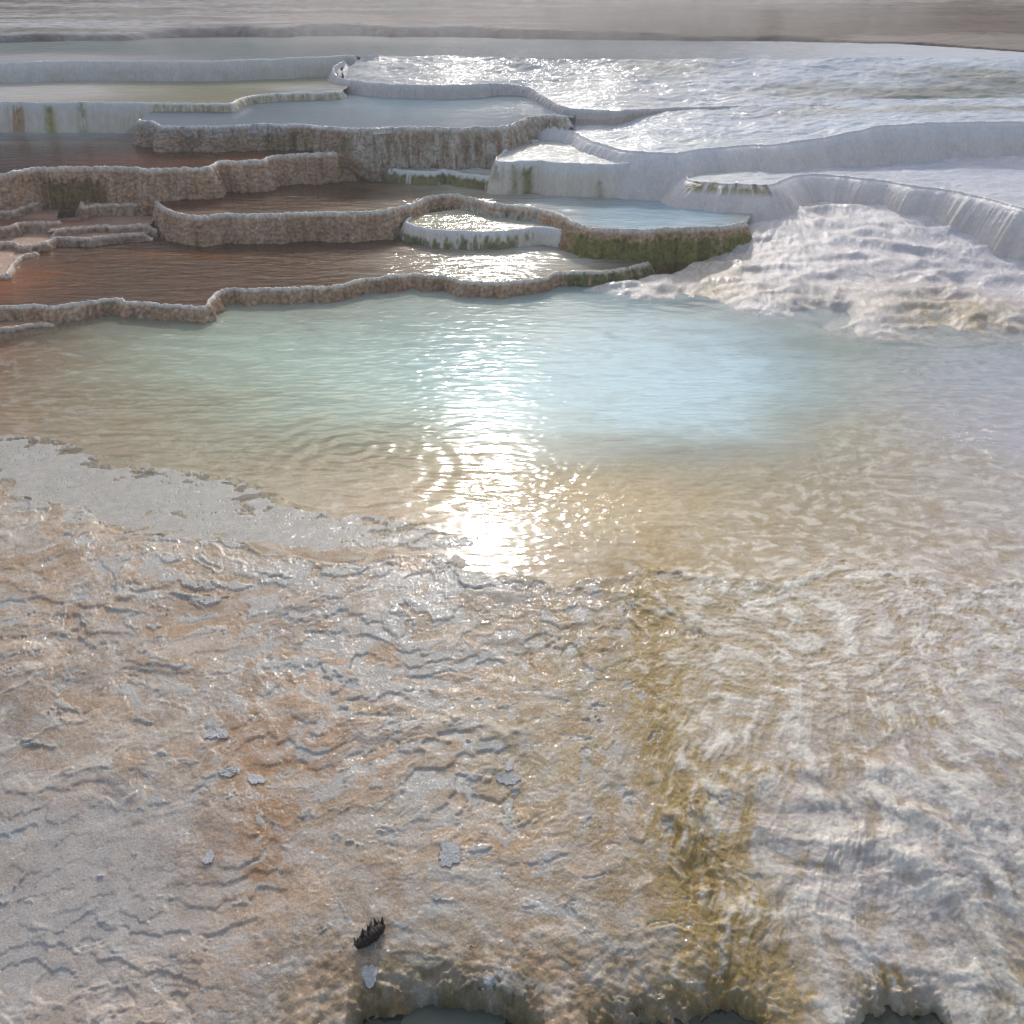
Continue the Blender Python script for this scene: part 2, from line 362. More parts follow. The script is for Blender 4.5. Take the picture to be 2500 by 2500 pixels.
Z = mix(Hfore, Hright, right)
Zp = mix(Hbed, H0*.6-.003+lump*.004, right)
leftrim = sstep(-.75, -1.1, X)
rimh = np.exp(-((sd-.012)/.018)**2)*.009*leftrim+np.exp(-(sd/.05)**2)*(.0065+fbm(X*14, Y*14, 3, 127)*.004)*(1-leftrim)
Z = mix(Z, Zp, sstep(-.03, .05, sd))+rimh
Z = mix(Z, Hcas, CAS)
# rock falls away under the stacked terraces
under = sstep(0, .25, Y-np.interp(X, [-6, -1.3, .3, 1.0, 1.3, 1.6, 6], [6.25, 6.35, 6.45, 6.7, 6.95, 9., 9.]))
Z = mix(Z, -.15+0*Z, under)

# dark hollows under the ledge at the bottom edge
hole = np.zeros_like(X); hprox = np.zeros_like(X)
edges = [[(840,2540),(868,2500),(885,2470),(960,2466),(1010,2446),(1050,2437),(1180,2450),(1230,2466),(1290,2500),(1330,2540)],
         [(1440,2540),(1500,2506),(1560,2488),(1680,2486),(1730,2462),(1765,2444),(1800,2456),(1850,2492),(1890,2540)],
         [(2080,2540),(2112,2505),(2130,2468),(2180,2452),(2212,2472),(2245,2462),(2292,2464),(2315,2492),(2345,2540)]]
for e in edges:
    w = np.array([at(a, b-2, -.25)[:2] for a, b in e])
    ye = np.interp(X, w[:, 0], w[:, 1], left=-9, right=-9)
    hprox = np.maximum(hprox, np.exp(-np.clip(Y-ye, 0, 9)/.035))
    Z = Z-np.exp(-np.clip(Y-ye, 0, 9)/.034)*.05*(1+1.1*fbm(X*30, Y*30, 3, 129)+.6*fbm(X*9, Y*9, 3, 130))+np.exp(-((Y-ye-.045)/.03)**2)*(Y > ye)*.008*(.6-worley(X*45, Y*45, 17))*2
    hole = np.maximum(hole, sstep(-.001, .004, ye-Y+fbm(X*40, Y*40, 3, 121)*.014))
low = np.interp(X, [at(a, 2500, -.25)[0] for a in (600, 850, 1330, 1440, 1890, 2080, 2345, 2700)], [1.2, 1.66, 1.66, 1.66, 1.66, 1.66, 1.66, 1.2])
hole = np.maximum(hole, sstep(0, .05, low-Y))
crust = sstep(.22, .0, Y-1.81+fbm(X*4, Y*4, 2, 123)*.05)*sstep(-.75, -.45, X)*(1-right)
Z = Z+crust*((.5-worley(X*38+wx*10, Y*38, 9))*.006+fbm(X*30, Y*30, 3, 125)*.005)
Z = mix(Z, -.5+0*Z, hole)

# ---------- colour of the ground
C = cfield(X+wx*.55, Y+wy*.55)
lum = C.mean(1, keepdims=True); C = (lum+(C-lum)*.86)*np.array([1.0, .99, 1.01], f32)
def addc(C, c, m): return C*(1-m[..., None])+np.asarray(c, f32)*m[..., None]
pale, sand = alb(176, 170, 166), alb(166, 140, 110)
t = fbm(X*3+wx*4, Y*3.6+wy*4, 4, 131, .6)
C = C*(1+.22*t[..., None])
C = addc(C, alb(188, 182, 178), sstep(-.02, .3, fbm(X*9+wx*9, Y*13+wy*9, 4, 133, .62))*.5*(1-CAS*.5))
C = addc(C, alb(150, 112, 72), sstep(.0, .32, fbm(X*4+wx*8, Y*5+wy*8, 4, 135, .62))*.38*(1-right)*(1-CAS))
# lighter crusted lips and a darker band at the start of each step
C = addc(C, alb(196, 187, 174), lipm*.55*(1-right)*(1-poolside)*(1-CAS))
step_dark = sstep(.12, .0, fr1)*wbig*(1-right)*(1-poolside)*(1-CAS)
C = addc(C, alb(126, 98, 70), step_dark*.5)
# crisp patches: pale crust plates, tan mats, peach bloom
pm1 = fbm(X*3.2+wx*7, Y*4.4+wy*7, 6, 181, .68); pm2 = fbm(X*2.6+wx*7, Y*3.2+wy*7, 6, 185, .68); pm3 = fbm(X*11+wx*9, Y*17+wy*9, 5, 189, .65)
Lf = (1-right)*(1-CAS)*(1-poolside)
C = addc(C, alb(186, 156, 128), sstep(.0, .10, pm2)*.42*Lf*sstep(1.6, -.9, X+.35*(Y-2.4)))
C = addc(C, alb(178, 171, 164), sstep(.06, .10, pm1)*.5*Lf)
C = addc(C, alb(184, 178, 172), sstep(.12, .18, pm3)*.45*Lf)
C = addc(C, alb(150, 122, 90), sstep(.10, .2, -pm3)*.32*Lf)
C = addc(C, alb(168, 164, 162), np.clip(1.2*bell(X+wx, Y+wy, 150, 2250, -.2, .42, .35, -.3), 0, 1)*.7*Lf)
# orange stains
org = sstep(.30, .62, .62*bell(X, Y, 640, 2080, -.17, .1, .16)+.5*bell(X, Y, 600, 1850, -.1, .12, .2)+.42*bell(X, Y, 830, 1830, -.1, .3, .16)
    +.35*bell(X, Y, 900, 2130, -.17, .14, .1)+.42*bell(X, Y, 690, 2300, -.2, .04, .07)+.3*bell(X, Y, 130, 1800, -.1, .07, .03)+fbm(X*7+wx*10, Y*7+wy*10, 5, 141, .65)*.75)
C = addc(C, alb(156, 114, 72), org*sstep(-.35, .2, fbm(X*14+wx*12, Y*16+wy*12, 4, 143, .65))*.5)
# olive film along the run of the stream
od = wpath(X+wx*.35, Y+wy*.35, [(1590,1330),(1620,1430),(1600,1600),(1620,1800),(1700,2000),(1760,2150),(1830,2300),(1850,2440)])
oliv = np.exp(-(od/np.interp(Y, [1.8, 2.3, 3, 3.6], [.14, .115, .085, .08]))**2)*(.72+.9*strk2+.5*fbm(X*30, Y*22, 3, 145))
od2 = .75*bell(X, Y, 1830, 1880, -.1, .13, .05)+.6*bell(X, Y, 2200, 1790, -.1, .16, .035)+.55*bell(X, Y, 2260, 1720, -.1, .03, .05)+.6*bell(X, Y, 2150, 2390, -.25, .12, .03)+.5*bell(X, Y, 2290, 2140, -.2, .045, .035)+.6*bell(X, Y, 1800, 1980, -.12, .05, .09)+.45*bell(X, Y, 2000, 2100, -.15, .08, .06)
oliv = np.maximum(oliv, od2*(.35+1.6*np.clip(strk2+.25+.7*lump, 0, 1)))
oliv = oliv*1.35*np.clip(1+1.4*strk2+1.2*fbm(X*16+wx*9, Y*16+wy*9, 4, 191, .65), .1, 2)
C = addc(C, alb(158, 132, 74), np.clip(sstep(.14, .6, oliv), 0, 1)*.78*(1-CAS))
C = addc(C, alb(124, 100, 40), np.clip(sstep(.75, 1.3, oliv), 0, 1)*.6*(1-CAS))
# speckle of ochre in the shallow right part
sp = sstep(-.02, .25, fbm(X*18+wx*16, Y*34+wy*16, 4, 147, .62))*sstep(2.2, 2.9, Y)*sstep(.0, .5, X)*sstep(2.6, 1.4, X)*sstep(5.2, 4.6, Y)*(1-CAS)
C = addc(C, alb(140, 118, 66), sp*.62)
# white foam ridges
foam = sstep(-.05, .3, lump*.7+strk*.6+(Z-H0)*12)*right
tanp = sstep(.02, .35, -strk*.7-lump*.5+.5*fbm(X*6, Y*6, 3, 149))*right*(1-CAS)
C = addc(C, alb(150, 126, 76), tanp*.5)
C = addc(C, alb(218, 210, 200), foam*.8)
foamc = sstep(-.05, .4, cst2+cst*.5)*CAS
C = addc(C, alb(206, 202, 204), foamc*.5)
och = CAS*np.clip(.8*bell(X, Y, 1740, 645, .08, .25, .16)+.8*bell(X, Y, 2400, 750, .05, .4, .2)+.4*bell(X, Y, 2000, 720, .05, .25, .1), 0, 1)*sstep(.15, -.25, cst2)
C = addc(C, alb(158, 136, 86), och*.7)
# floating mineral rafts: pale blue grey skin, crisp ragged edges
rb = (.66*bell(X, Y, 330, 1210, 0, .50, .22, -.12)+.66*bell(X, Y, 60, 1120, 0, .32, .18, -.5)+.55*bell(X, Y, 700, 1290, 0, .5, .13)+.33*bell(X, Y, 340, 1385, -.02, .14, .05)+.3*bell(X, Y, 1050, 1400, 0, .3, .07)
      +.2*bell(X, Y, 700, 1450, -.03, 1.1, .25)+.14*bell(X, Y, 900, 1750, -.1, .8, .5)+.17*bell(X, Y, 950, 1650, -.1, .4, .25)+.26*bell(X, Y, 1340, 2230, -.18, .1, .05)+.24*bell(X, Y, 1080, 1980, -.15, .14, .14)+.42*bell(X, Y, 1020, 2360, -.22, .06, .03)+.36*bell(X, Y, 1200, 2400, -.22, .10, .035)+.25*bell(X, Y, 1150, 1320, 0, .5, .06))
rn = fbm(X*9+wx*14, Y*12+wy*14, 5, 151, .62)
rafm = rb+rn*.78-.25
pits = worley(X*34, Y*44, 3); pit = (pits < .085) & (fbm(X*6, Y*6, 2, 153) > .05)
raft = sstep(-.006, .006, rafm)*np.where(poolside > .5, rb > .18+.1*rn, True)*(1-CAS)*(1-right*.7)*(1-pit*1.0)
C = addc(C, alb(164, 166, 166), raft*.75)
thick = sstep(0, .02, rafm)*raft
Z = np.where((poolside > .5) & (CAS < .5), mix(Z, np.maximum(Z, -.004-.02*sstep(.0, -.12, rafm)), sstep(-.2, -.1, rafm)*sstep(.1, .2, rb)), Z)
smoothH = mix(H0-.0005, Z, poolside*0)
Z = np.where(raft > .5, mix(Z, np.where(sd > 0, .0014, Z*.35+(H0+(Ht1-H0)*.4)*.65+.001), .95), Z)
# dark crust above the hollows
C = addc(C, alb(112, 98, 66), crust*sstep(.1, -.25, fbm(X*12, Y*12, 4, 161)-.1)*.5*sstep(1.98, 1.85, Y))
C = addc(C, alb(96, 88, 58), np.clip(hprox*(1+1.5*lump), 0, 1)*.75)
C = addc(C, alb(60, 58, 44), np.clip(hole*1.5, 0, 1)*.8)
C = addc(C, alb(196, 156, 110), crust*sstep(.15, .5, fbm(X*6, Y*6, 3, 163))*.5)
C = addc(C, alb(62, 70, 62), sstep(.0, .25, .9*bell(X, Y, 2200, 838, 0, .14, .035)+.6*bell(X, Y, 2380, 835, 0, .25, .03)-.3)*(1-CAS)*.85)
wet = np.clip(.4+right*.55+CAS*.9+raft*.25+.45*sstep(.1, .4, fbm(X*5, Y*6, 3, 171)), 0, 1)
wet = np.where(poolside*(1-CAS) > .5, np.where(raft > .5, .4, .0), wet)
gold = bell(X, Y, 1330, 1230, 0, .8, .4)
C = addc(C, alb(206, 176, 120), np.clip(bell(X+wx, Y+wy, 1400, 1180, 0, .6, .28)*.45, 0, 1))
wet = np.clip(wet+gold*.4+sstep(-.35, -.02, sd)*.6*(1-poolside), 0, 1)*(1-hole)

C = C*np.where(CAS > .5, 1., .97)[:, None]*np.array([1.05, 1.02, .96], f32)
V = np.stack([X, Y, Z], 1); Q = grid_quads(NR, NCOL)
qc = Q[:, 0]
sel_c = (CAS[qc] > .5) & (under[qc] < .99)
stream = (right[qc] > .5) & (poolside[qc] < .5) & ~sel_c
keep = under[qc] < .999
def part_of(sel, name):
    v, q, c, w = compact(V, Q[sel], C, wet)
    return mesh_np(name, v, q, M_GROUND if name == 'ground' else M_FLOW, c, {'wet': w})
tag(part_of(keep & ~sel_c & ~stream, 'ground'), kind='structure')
tag(part_of(stream, 'stream'), kind='structure')
cas = part_of(sel_c, 'travertine_cascade')
tag(cas, 'broad white hummocky slope with water running down into the right of the big pool', 'cascade')

# ------------------------------------------------------------------ main pool water
px0, px1, py0, py1 = -3.6, 4.2, 3.25, 7.3
yy = [py0]
while yy[-1] < py1: yy.append(yy[-1]+.0065*(yy[-1]/4.5))
yy = np.array(yy, f32); xs = np.arange(px0, px1, .009, dtype=f32)
WX, WY = [a.ravel() for a in np.meshgrid(xs, yy)]
wsd = WY-np.interp(WX, [at(a, b, 0)[0] for a, b in [(-400,1230),(0,1215),(200,1245),(280,1320),(460,1332),(600,1325),(850,1372),(1200,1402),(2500,1402)]],
                       [at(a, b, 0)[1] for a, b in [(-400,1230),(0,1215),(200,1245),(280,1320),(460,1332),(600,1325),(850,1372),(1200,1402),(2500,1402)]])
wsd = wsd+wig(WX, WY)*(.35+.65*sstep(-1.3, -.6, WX))
dw = fbm(WX*1.6, WY*2.2, 3, 211)*.22+fbm(WX*6, WY*9, 3, 213)*.08
dep = np.clip(-hfield(WX+dw, WY+dw*.8)*(1+.35*fbm(WX*4, WY*7, 3, 215)), 0, 1)
amp = .08+.06*bell(WX, WY, 1150, 900, 0, 1.9, .9)+.25*bell(WX, WY, 1100, 1180, 0, .5, .3)
shal = np.clip(sstep(1.2, 2.0, WX)+sstep(4.5, 4.0, WY)*sstep(-.15, .25, WX)*1.2, 0, 1.2)
sx_, sy_, _ = at(880, 1150, 0); r1 = np.hypot((WX-sx_), (WY-sy_))
sx2, sy2, _ = at(1650, 1280, 0); r2 = np.hypot((WX-sx2), (WY-sy2)); r3 = np.hypot(WX-at(850, 1090, 0)[0], WY-at(850, 1090, 0)[1])
w1 = fbm(WX*2.6, WY*13+fbm(WX*1.5, WY*1.5, 2, 205)*2.5, 2, 201)*.0075+fbm(WX*7, WY*26, 2, 203)*.0022
w2 = fbm(WX*9+WY*3, WY*14, 3, 207, .55)*.004
rings = .0007*np.sin(r1*60)*np.exp(-((r1-.35)/.22)**2)+.0012*np.sin(r2*95)*np.exp(-(r2/.17)**2)+.0010*np.sin(r3*80)*np.exp(-(r3/.25)**2)
wd = fbm(WX*11+fbm(WX*2, WY*2, 2, 217)*2, WY*34, 2, 219)
wd = sstep(.05, .42, wd)*.0008*(.4+bell(WX, WY, 1150, 880, 0, 2.2, 1.1))
w3 = wd+fbm(WX*15+fbm(WX*4, WY*4, 2, 223)*3, WY*26, 3, 225)*.0034*bell(WX, WY, 1420, 1200, 0, .55, .26)+fbm(WX*24+WY*8, WY*36, 3, 209, .6)*.0022*shal
WZ = (w1*amp+w2*(.25+.45*amp)+w3+rings).astype(f32)*sstep(0, .25, wsd+.05)
milk = np.clip(1-np.exp(-dep*9.0), 0, .9)
tq = sstep(-.3, 1.1, WX+dw)
MK = [ # photo position, milkiness, colour of the suspended mineral
 (0,850,.25,128,104,72),(150,930,.4,150,146,120),(350,860,.65,164,174,152),(350,1000,.45,160,156,128),(600,860,.8,174,192,174),(600,1000,.65,168,178,156),(650,1120,.3,160,156,128),
 (800,760,.7,168,176,160),(900,900,.85,176,198,186),(900,1030,.72,172,190,174),(950,1120,.4,164,162,132),(1200,760,.75,176,190,180),(1200,900,.88,172,203,203),(1200,1030,.8,176,198,192),(1200,1130,.3,176,166,130),
 (1500,760,.75,170,192,194),(1500,900,.88,168,200,208),(1550,1040,.85,168,198,204),(1600,1130,.45,160,170,158),(1500,1230,.15,164,148,108),(1800,800,.78,146,174,182),(1850,920,.86,164,196,206),(1800,1050,.8,168,192,196),(1850,1150,.35,160,156,136),
 (2030,840,.6,116,136,132),(2090,940,.6,146,164,158),(2050,1050,.4,152,156,134),(2250,880,.5,140,158,168),(2250,1000,.45,166,172,182),(2500,880,.5,148,162,178),(2500,1050,.45,172,176,188),(2300,1200,.2,170,164,150),(2500,1300,.15,176,170,164),(2000,1300,.1,164,150,116),
 (300,1180,.15,150,140,110),(0,1150,.15,140,120,90),(700,1280,.1,160,150,120),(1200,1350,.1,160,148,116),(-300,900,.3,120,96,66),(2800,1000,.4,170,175,186)]
mkf = rbf([at(q[0], q[1], 0)[:2] for q in MK], [np.r_[q[1+1], alb(q[3], q[4], q[5], 1.4)] for q in MK], 'lin')
mk4 = mkf(WX+dw*.9, WY+dw*.7)
milk = np.clip(mk4[..., 0]*(1+.35*fbm(WX*5+dw*9, WY*9, 4, 221, .6)), 0, .92)
wc = np.clip(mk4[..., 1:4], 0, .9)
milk0 = milk
wc = addc(wc, alb(128, 146, 140), .5*np.exp(-((WY-np.interp(WX, cl[:, 0], cl[:, 1])+.12)/.12)**2)*sstep(.5, 1.2, WX))
casW = sstep(-.12, 0, WY-np.interp(WX, cl[:, 0], cl[:, 1]))*sstep(.4, .7, WX)
milk = milk0*(1-.3*casW)
QW = grid_quads(len(yy), len(xs))
kq = (wsd[QW[:, 0]] > .0) & (WY[QW[:, 0]] < 6.75)
v, q, c, mk = compact(np.stack([WX, WY, WZ], 1), QW[kq], wc, milk)
tag(mesh_np('water', v, q, M_WATER, c, {'milk': mk}), kind='structure')

# dark water in the hollow at the bottom
v = np.array([(-.62, 1.3, -.286), (1.2, 1.3, -.286), (1.2, 1.86, -.286), (-.62, 1.86, -.286)], f32)
tag(mesh_np('dark_water', v, [(0, 1, 2, 3)], M_DARK, np.tile(alb(50, 56, 48), (4, 1)), {'milk': np.full(4, 1.)}), kind='structure')
xs2 = np.linspace(-.6, .8, 60)

# ------------------------------------------------------------------ terraces
def resample(P_, step):
    P_ = np.array(P_, float)
    out = []
    n = len(P_)
    for i in range(n-1):
        p0, p1, p2, p3 = P_[max(i-1, 0)], P_[i], P_[i+1], P_[min(i+2, n-1)]
        for t in np.linspace(0, 1, 14, endpoint=False):
            a = .5*((2*p1)+(-p0+p2)*t+(2*p0-5*p1+4*p2-p3)*t*t+(-p0+3*p1-3*p2+p3)*t**3)
            out.append(a)
    out.append(P_[-1]); out = np.array(out)
    d = np.r_[0, np.cumsum(np.linalg.norm(np.diff(out[:, :2], axis=0), axis=1))]
    s = np.arange(0, d[-1], step)
    return np.stack([np.interp(s, d, out[:, k]) for k in range(out.shape[1])], 1), s

TCOUNT = [0]
def terrace(label, crest, base, back, style, top, topmat, cat='terrace', group='travertine terraces stacked up the slope', lean=.05, lobes=(.03, 5.0), node=.007, moss=None, gap=.004, rimw=.016, topbump=0, wallname='terrace_wall', topname='pool_water', smoothn=.12, milk=1.0, wallcol=None):
    """crest: (px, py, z) along the lip from left to right; base: z of the foot (number or list of (px, z)); back: (px, py, z) closing the basin behind"""
    TCOUNT[0] += 1; sd0 = TCOUNT[0]*13
    W = [(*at(a, b, z)[:2], z, a) for a, b, z in crest]
    C0, s = resample(W, .0055)
    n = len(C0)
    # normals from a smoothed line
    k = max(3, int(smoothn/.0055)); ker = np.hanning(k*2+1); ker /= ker.sum()
    pad = lambda a: np.r_[a[0]+(a[0]-a[1:k+1])[::-1], a, a[-1]+(a[-1]-a[-k-1:-1])[::-1]]
    sx = np.convolve(pad(C0[:, 0]), ker, 'valid'); sy = np.convolve(pad(C0[:, 1]), ker, 'valid')
    tx, ty = np.gradient(sx), np.gradient(sy); L = np.hypot(tx, ty)+1e-9
    nx, ny = ty/L, -tx/L                       # outward: to the right of travel = towards the viewer for a left-to-right lip
    zc = C0[:, 2]; pxs = C0[:, 3]
    zb = np.full(n, float(base)) if not isinstance(base, list) else np.interp(pxs, [q[0] for q in base], [q[1] for q in base])
    endfade = sstep(0, .05, s)*sstep(0, .05, s[-1]-s)
    A, fq = lobes
    scal = (1-np.abs(perlin(s*fq, s*0+.3, sd0))*2.2)*A+(1-np.abs(perlin(s*fq*2.7, s*0+.7, sd0+1))*2.0)*A*.4
    scal = scal-scal.mean()
    zc = zc-(1-sstep(0, .07, s)*sstep(0, .07, s[-1]-s))*np.minimum(zc-zb, .12)*.55
    hgt = np.maximum(zc-zb, .01)
    rows = [(-rimw-.02, -.03), (-rimw, -.006), (-rimw*.6, .003), (-rimw*.25, .006), (0, .005), (.004, .002), (.008, -.004)]
    nt = int(np.clip(hgt.max()/.006, 6, 60))
    Vr, Tt, Cc = [], [], []
    wob = fbm(s*9, s*0, 3, sd0+4)*.008+fbm(s*38, s*0+.5, 3, sd0+6, .7)*.009*(1.2 if style == 'brown' else .5)
    crease = np.minimum(np.abs(perlin(s*6.5, s*0+.2, sd0+2)), np.abs(perlin(s*11, s*0+.6, sd0+3)))
    for (o, dz) in rows:
        j = scal*.45*sstep(-rimw-.01, 0, np.full(n, o))
        Vr.append(np.stack([C0[:, 0]+nx*(o+j), C0[:, 1]+ny*(o+j), zc+dz+wob*(dz > -.01)], 1)); Tt.append(np.zeros(n))
    for i in range(1, nt+1):
        t = i/nt
        z = zc-.006-(hgt+.05)*t
        tz = (zc-z)/hgt
        bulge = math.sin(min(t, 1)*math.pi)*.012
        j = scal*(.45+.75*min(t*2.0, 1))
        if style == 'brown':
            zz = z/.016+fbm(s*10, z*10, 2, sd0+7)*1.2
            nod = (.55-worley(s/.030, zz, sd0))*node*2.3+fbm(s*30, z*30, 3, sd0+9)*.009
            nod = nod+(.5-np.abs(((zz*.5) % 1)-.5))*.004+fbm(s*13, z*4, 3, sd0+14, .6)*.016
        else:
            nod = fbm(s*20, z*3+t*.4, 3, sd0+12, .6)*node*1.6+fbm(s*38, z*5+t*.5, 3, sd0+9, .6)*node+fbm(s*120, z*14, 2, sd0+10)*node*.4+fbm(s*14, z*14, 2, sd0+11)*node
        nod = nod*min(1, t*6)-np.exp(-(crease/.06)**2)*(.014 if style == 'brown' else .006)*min(1, t*4)
        o = .012+lean*t**(.8 if lean > .15 else 1.3)*np.clip(hgt/.12, .3, 1.3)+bulge+j+nod
        Vr.append(np.stack([C0[:, 0]+nx*o, C0[:, 1]+ny*o, z], 1)); Tt.append(np.clip(tz, 0, 1.3))
    Vw = np.concatenate(Vr); T_ = np.concatenate(Tt); nr = len(Vr)
    S_ = np.tile(s, nr); PX = np.tile(pxs, nr); ZZ = Vw[:, 2]
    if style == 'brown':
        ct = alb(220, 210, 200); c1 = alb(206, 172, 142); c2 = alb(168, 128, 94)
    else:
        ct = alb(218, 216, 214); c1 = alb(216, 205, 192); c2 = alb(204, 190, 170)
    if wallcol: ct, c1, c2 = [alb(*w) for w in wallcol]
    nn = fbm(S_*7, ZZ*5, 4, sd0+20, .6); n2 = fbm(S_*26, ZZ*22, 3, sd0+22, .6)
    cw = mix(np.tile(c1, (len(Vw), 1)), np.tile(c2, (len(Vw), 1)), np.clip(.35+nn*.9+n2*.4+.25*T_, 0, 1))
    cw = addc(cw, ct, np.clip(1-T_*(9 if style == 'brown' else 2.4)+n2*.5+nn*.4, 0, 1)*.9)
    if style == 'brown':
        cw = addc(cw, alb(186, 172, 154), sstep(.1, .45, fbm(S_*16, ZZ*8, 3, sd0+24))*.45)
        cw = addc(cw, alb(104, 80, 60), sstep(.25, .6, worley(S_/.030, ZZ/.016+fbm(S_*10, ZZ*10, 2, sd0+7)*1.2, sd0))*.38*(T_ > .12))
    for (p0, p1, t0, t1, mc, amt) in (moss or []):
        mm = sstep(p0-12, p0+12, PX)*sstep(p1+12, p1-12, PX)*sstep(t0-.1, t0+.1, T_+n2*.25)*sstep(t1+.12, t1-.12, T_)
        mm = mm*sstep(-.25, .05, fbm(S_*22, ZZ*3.5, 4, sd0+26, .65)+(amt-.5))
        cw = addc(cw, alb(*mc), mm*.9)
        cw = addc(cw, alb(mc[0]*.62, mc[1]*.66, mc[2]*.6), mm*sstep(.0, .4, n2)*.6)
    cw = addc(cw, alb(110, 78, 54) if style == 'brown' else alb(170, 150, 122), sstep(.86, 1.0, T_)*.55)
    root = empty('travertine_terrace', (float(C0[n//2, 0]), float(C0[n//2, 1]), float(zb[n//2])))
    tag(root, label, cat, group)
    ref = np.array(root.location)
    wetw = np.clip(.35+.5*(T_ < .12)+.4*n2, 0, 1)*(1 if style != 'brown' else .8)
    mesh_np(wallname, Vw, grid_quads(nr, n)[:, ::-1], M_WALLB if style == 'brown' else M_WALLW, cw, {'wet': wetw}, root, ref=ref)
    # the basin surface
    inner = np.stack([C0[::6, 0]-nx[::6]*rimw*.55, C0[::6, 1]-ny[::6]*rimw*.55], 1)
    bk = [(*at(a, b, z)[:2], z) for a, b, z in back]
    poly = [tuple(p) for p in inner]+[(b[0], b[1]) for b in bk]
    pts = np.array([(p[0], p[1]) for p in C0[::20, :2]]+[(b[0], b[1]) for b in bk]); zs = np.array(list(zc[::20])+[b[2] for b in bk])
    pa = np.array(poly); dd = np.mean(pa[:, 1]); st = .010 if dd < 8.5 else .014
    if (pa[:, 0].max()-pa[:, 0].min())*(pa[:, 1].max()-pa[:, 1].min()) > 25: st = .016
    gx = np.arange(pa[:, 0].min(), pa[:, 0].max()+st, st, dtype=f32); gy = np.arange(pa[:, 1].min(), pa[:, 1].max()+st, st, dtype=f32)
    BX, BY = [a.ravel() for a in np.meshgrid(gx, gy)]
    ins = inside(poly, BX, BY)
    if zs.max()-zs.min() < 1e-4:
        BZ = np.full(BX.shape, zs[0], f32)
    else:
        o1 = np.argsort(C0[:, 0]); bs = sorted(bk)
        df = segdist([tuple(p) for p in inner[::3]], BX, BY); db = segdist([(b[0], b[1]) for b in bk], BX, BY)
        w = df/(df+db+1e-6)
        BZ = np.interp(BX, C0[o1, 0], C0[o1, 2])*(1-w)+np.interp(BX, [b[0] for b in bs], [b[2] for b in bs])*w
    BZ = BZ-gap
    dl = segdist([tuple(p) for p in inner[::3]], BX, BY)
    if topbump:
        wx_ = fbm(BX*3, BY*3, 2, sd0+31)*.2
        BZ = BZ+(fbm(BX*5+wx_*6, BY*11+wx_*9, 4, sd0+33, .6)*topbump+fbm(BX*13+wx_*9, BY*24+wx_*9, 3, sd0+34, .6)*.0055+fbm(BX*2, BY*4, 2, sd0+35)*topbump*1.2)*sstep(.0, .1, dl)
    else:
        BZ = BZ+(fbm(BX*5, BY*20+fbm(BX*2, BY*2, 2, 1)*2, 2, sd0+37)*.0022+fbm(BX*14, BY*40, 2, sd0+39)*.0008)*sstep(.0, .1, dl)
    cb = top(BX, BY, dl)
    mk_ = np.full(BX.shape, milk); wt = np.clip(.55+fbm(BX*3+.4*BY, BY*9, 4, sd0+41, .6)*1.5, .12, 1)
    Qb = grid_quads(len(gy), len(gx)); Qb = Qb[ins[Qb].all(1)]
    v, q, c, a1, a2 = compact(np.stack([BX, BY, BZ], 1), Qb, cb, mk_, wt)
    mesh_np(topname, v, q, topmat, c, {'milk': a1, 'wet': a2}, root, ref=ref)
    return root

def colf(base, *spots, nz=.18, sc=(3, 7)):
    """albedo of a basin floor: base colour plus soft patches (px, py, z, sx, sy, rgb, amount)"""
    def f(x, y, dl):
        wa = fbm(x*3, y*4, 3, 301)*.15
        c = np.tile(alb(*base), (x.size, 1)).astype(f32)
        for (px, py, z, sx, sy, rgb, am) in spots:
            c = addc(c, alb(*rgb), np.clip(bell(x+wa, y+wa, px, py, z, sx, sy)*am*1.3, 0, 1))
        return c*(1+nz*fbm(x*sc[0], y*sc[1], 4, 303)[:, None])
    return f

BR = (96, 62, 44); BRD = (70, 52, 44); WH = (196, 194, 192); BL = (176, 200, 210)
R = lambda pts, k=1.932, ox=0, z=0: [(ox+a/k, b/k, z) for a, b in pts]
# T1: long low lip, brown pool, pale shallow right part
T1c = [(-260,752,.085),(-120,748,.085)]+R([(0,1445),(150,1440),(250,1445),(330,1432),(430,1422),(555,1412),(600,1425),(700,1430),(800,1440),(900,1447),(975,1440),(1000,1400),(1060,1368),(1150,1362),(1300,1362),(1450,1355),(1600,1345),(1750,1315),(1932,1293)], z=.085)+R([(480,1300),(560,1310),(640,1325),(740,1335),(850,1332),(960,1325),(1040,1310),(1080,1290),(1160,1285),(1280,1280),(1400,1265),(1500,1240),(1540,1225)], ox=800, z=.085)
terrace('lowest brown terrace with a long nodular lip just above the big turquoise pool', T1c, -.02,
    [(1640,615,.085),(1500,600,.085),(900,570,.085),(300,560,.085),(-260,560,.085)], 'brown',
    colf((84,61,44), (1150,640,.085,.5,.35,(160,156,140),1.0), (1330,630,.085,.45,.3,(172,170,156),1.1), (1010,640,.085,.25,.3,(140,128,112),.8), (20,690,.085,.3,.4,(124,72,36),.8), (450,622,.085,.35,.08,(124,80,42),.7), (900,590,.085,.9,.1,(66,46,36),.5)),
    M_POND, lobes=(.034, 4.2), moss=[(1375, 1590, .1, .95, (104,108,60), .62)], lean=.035)
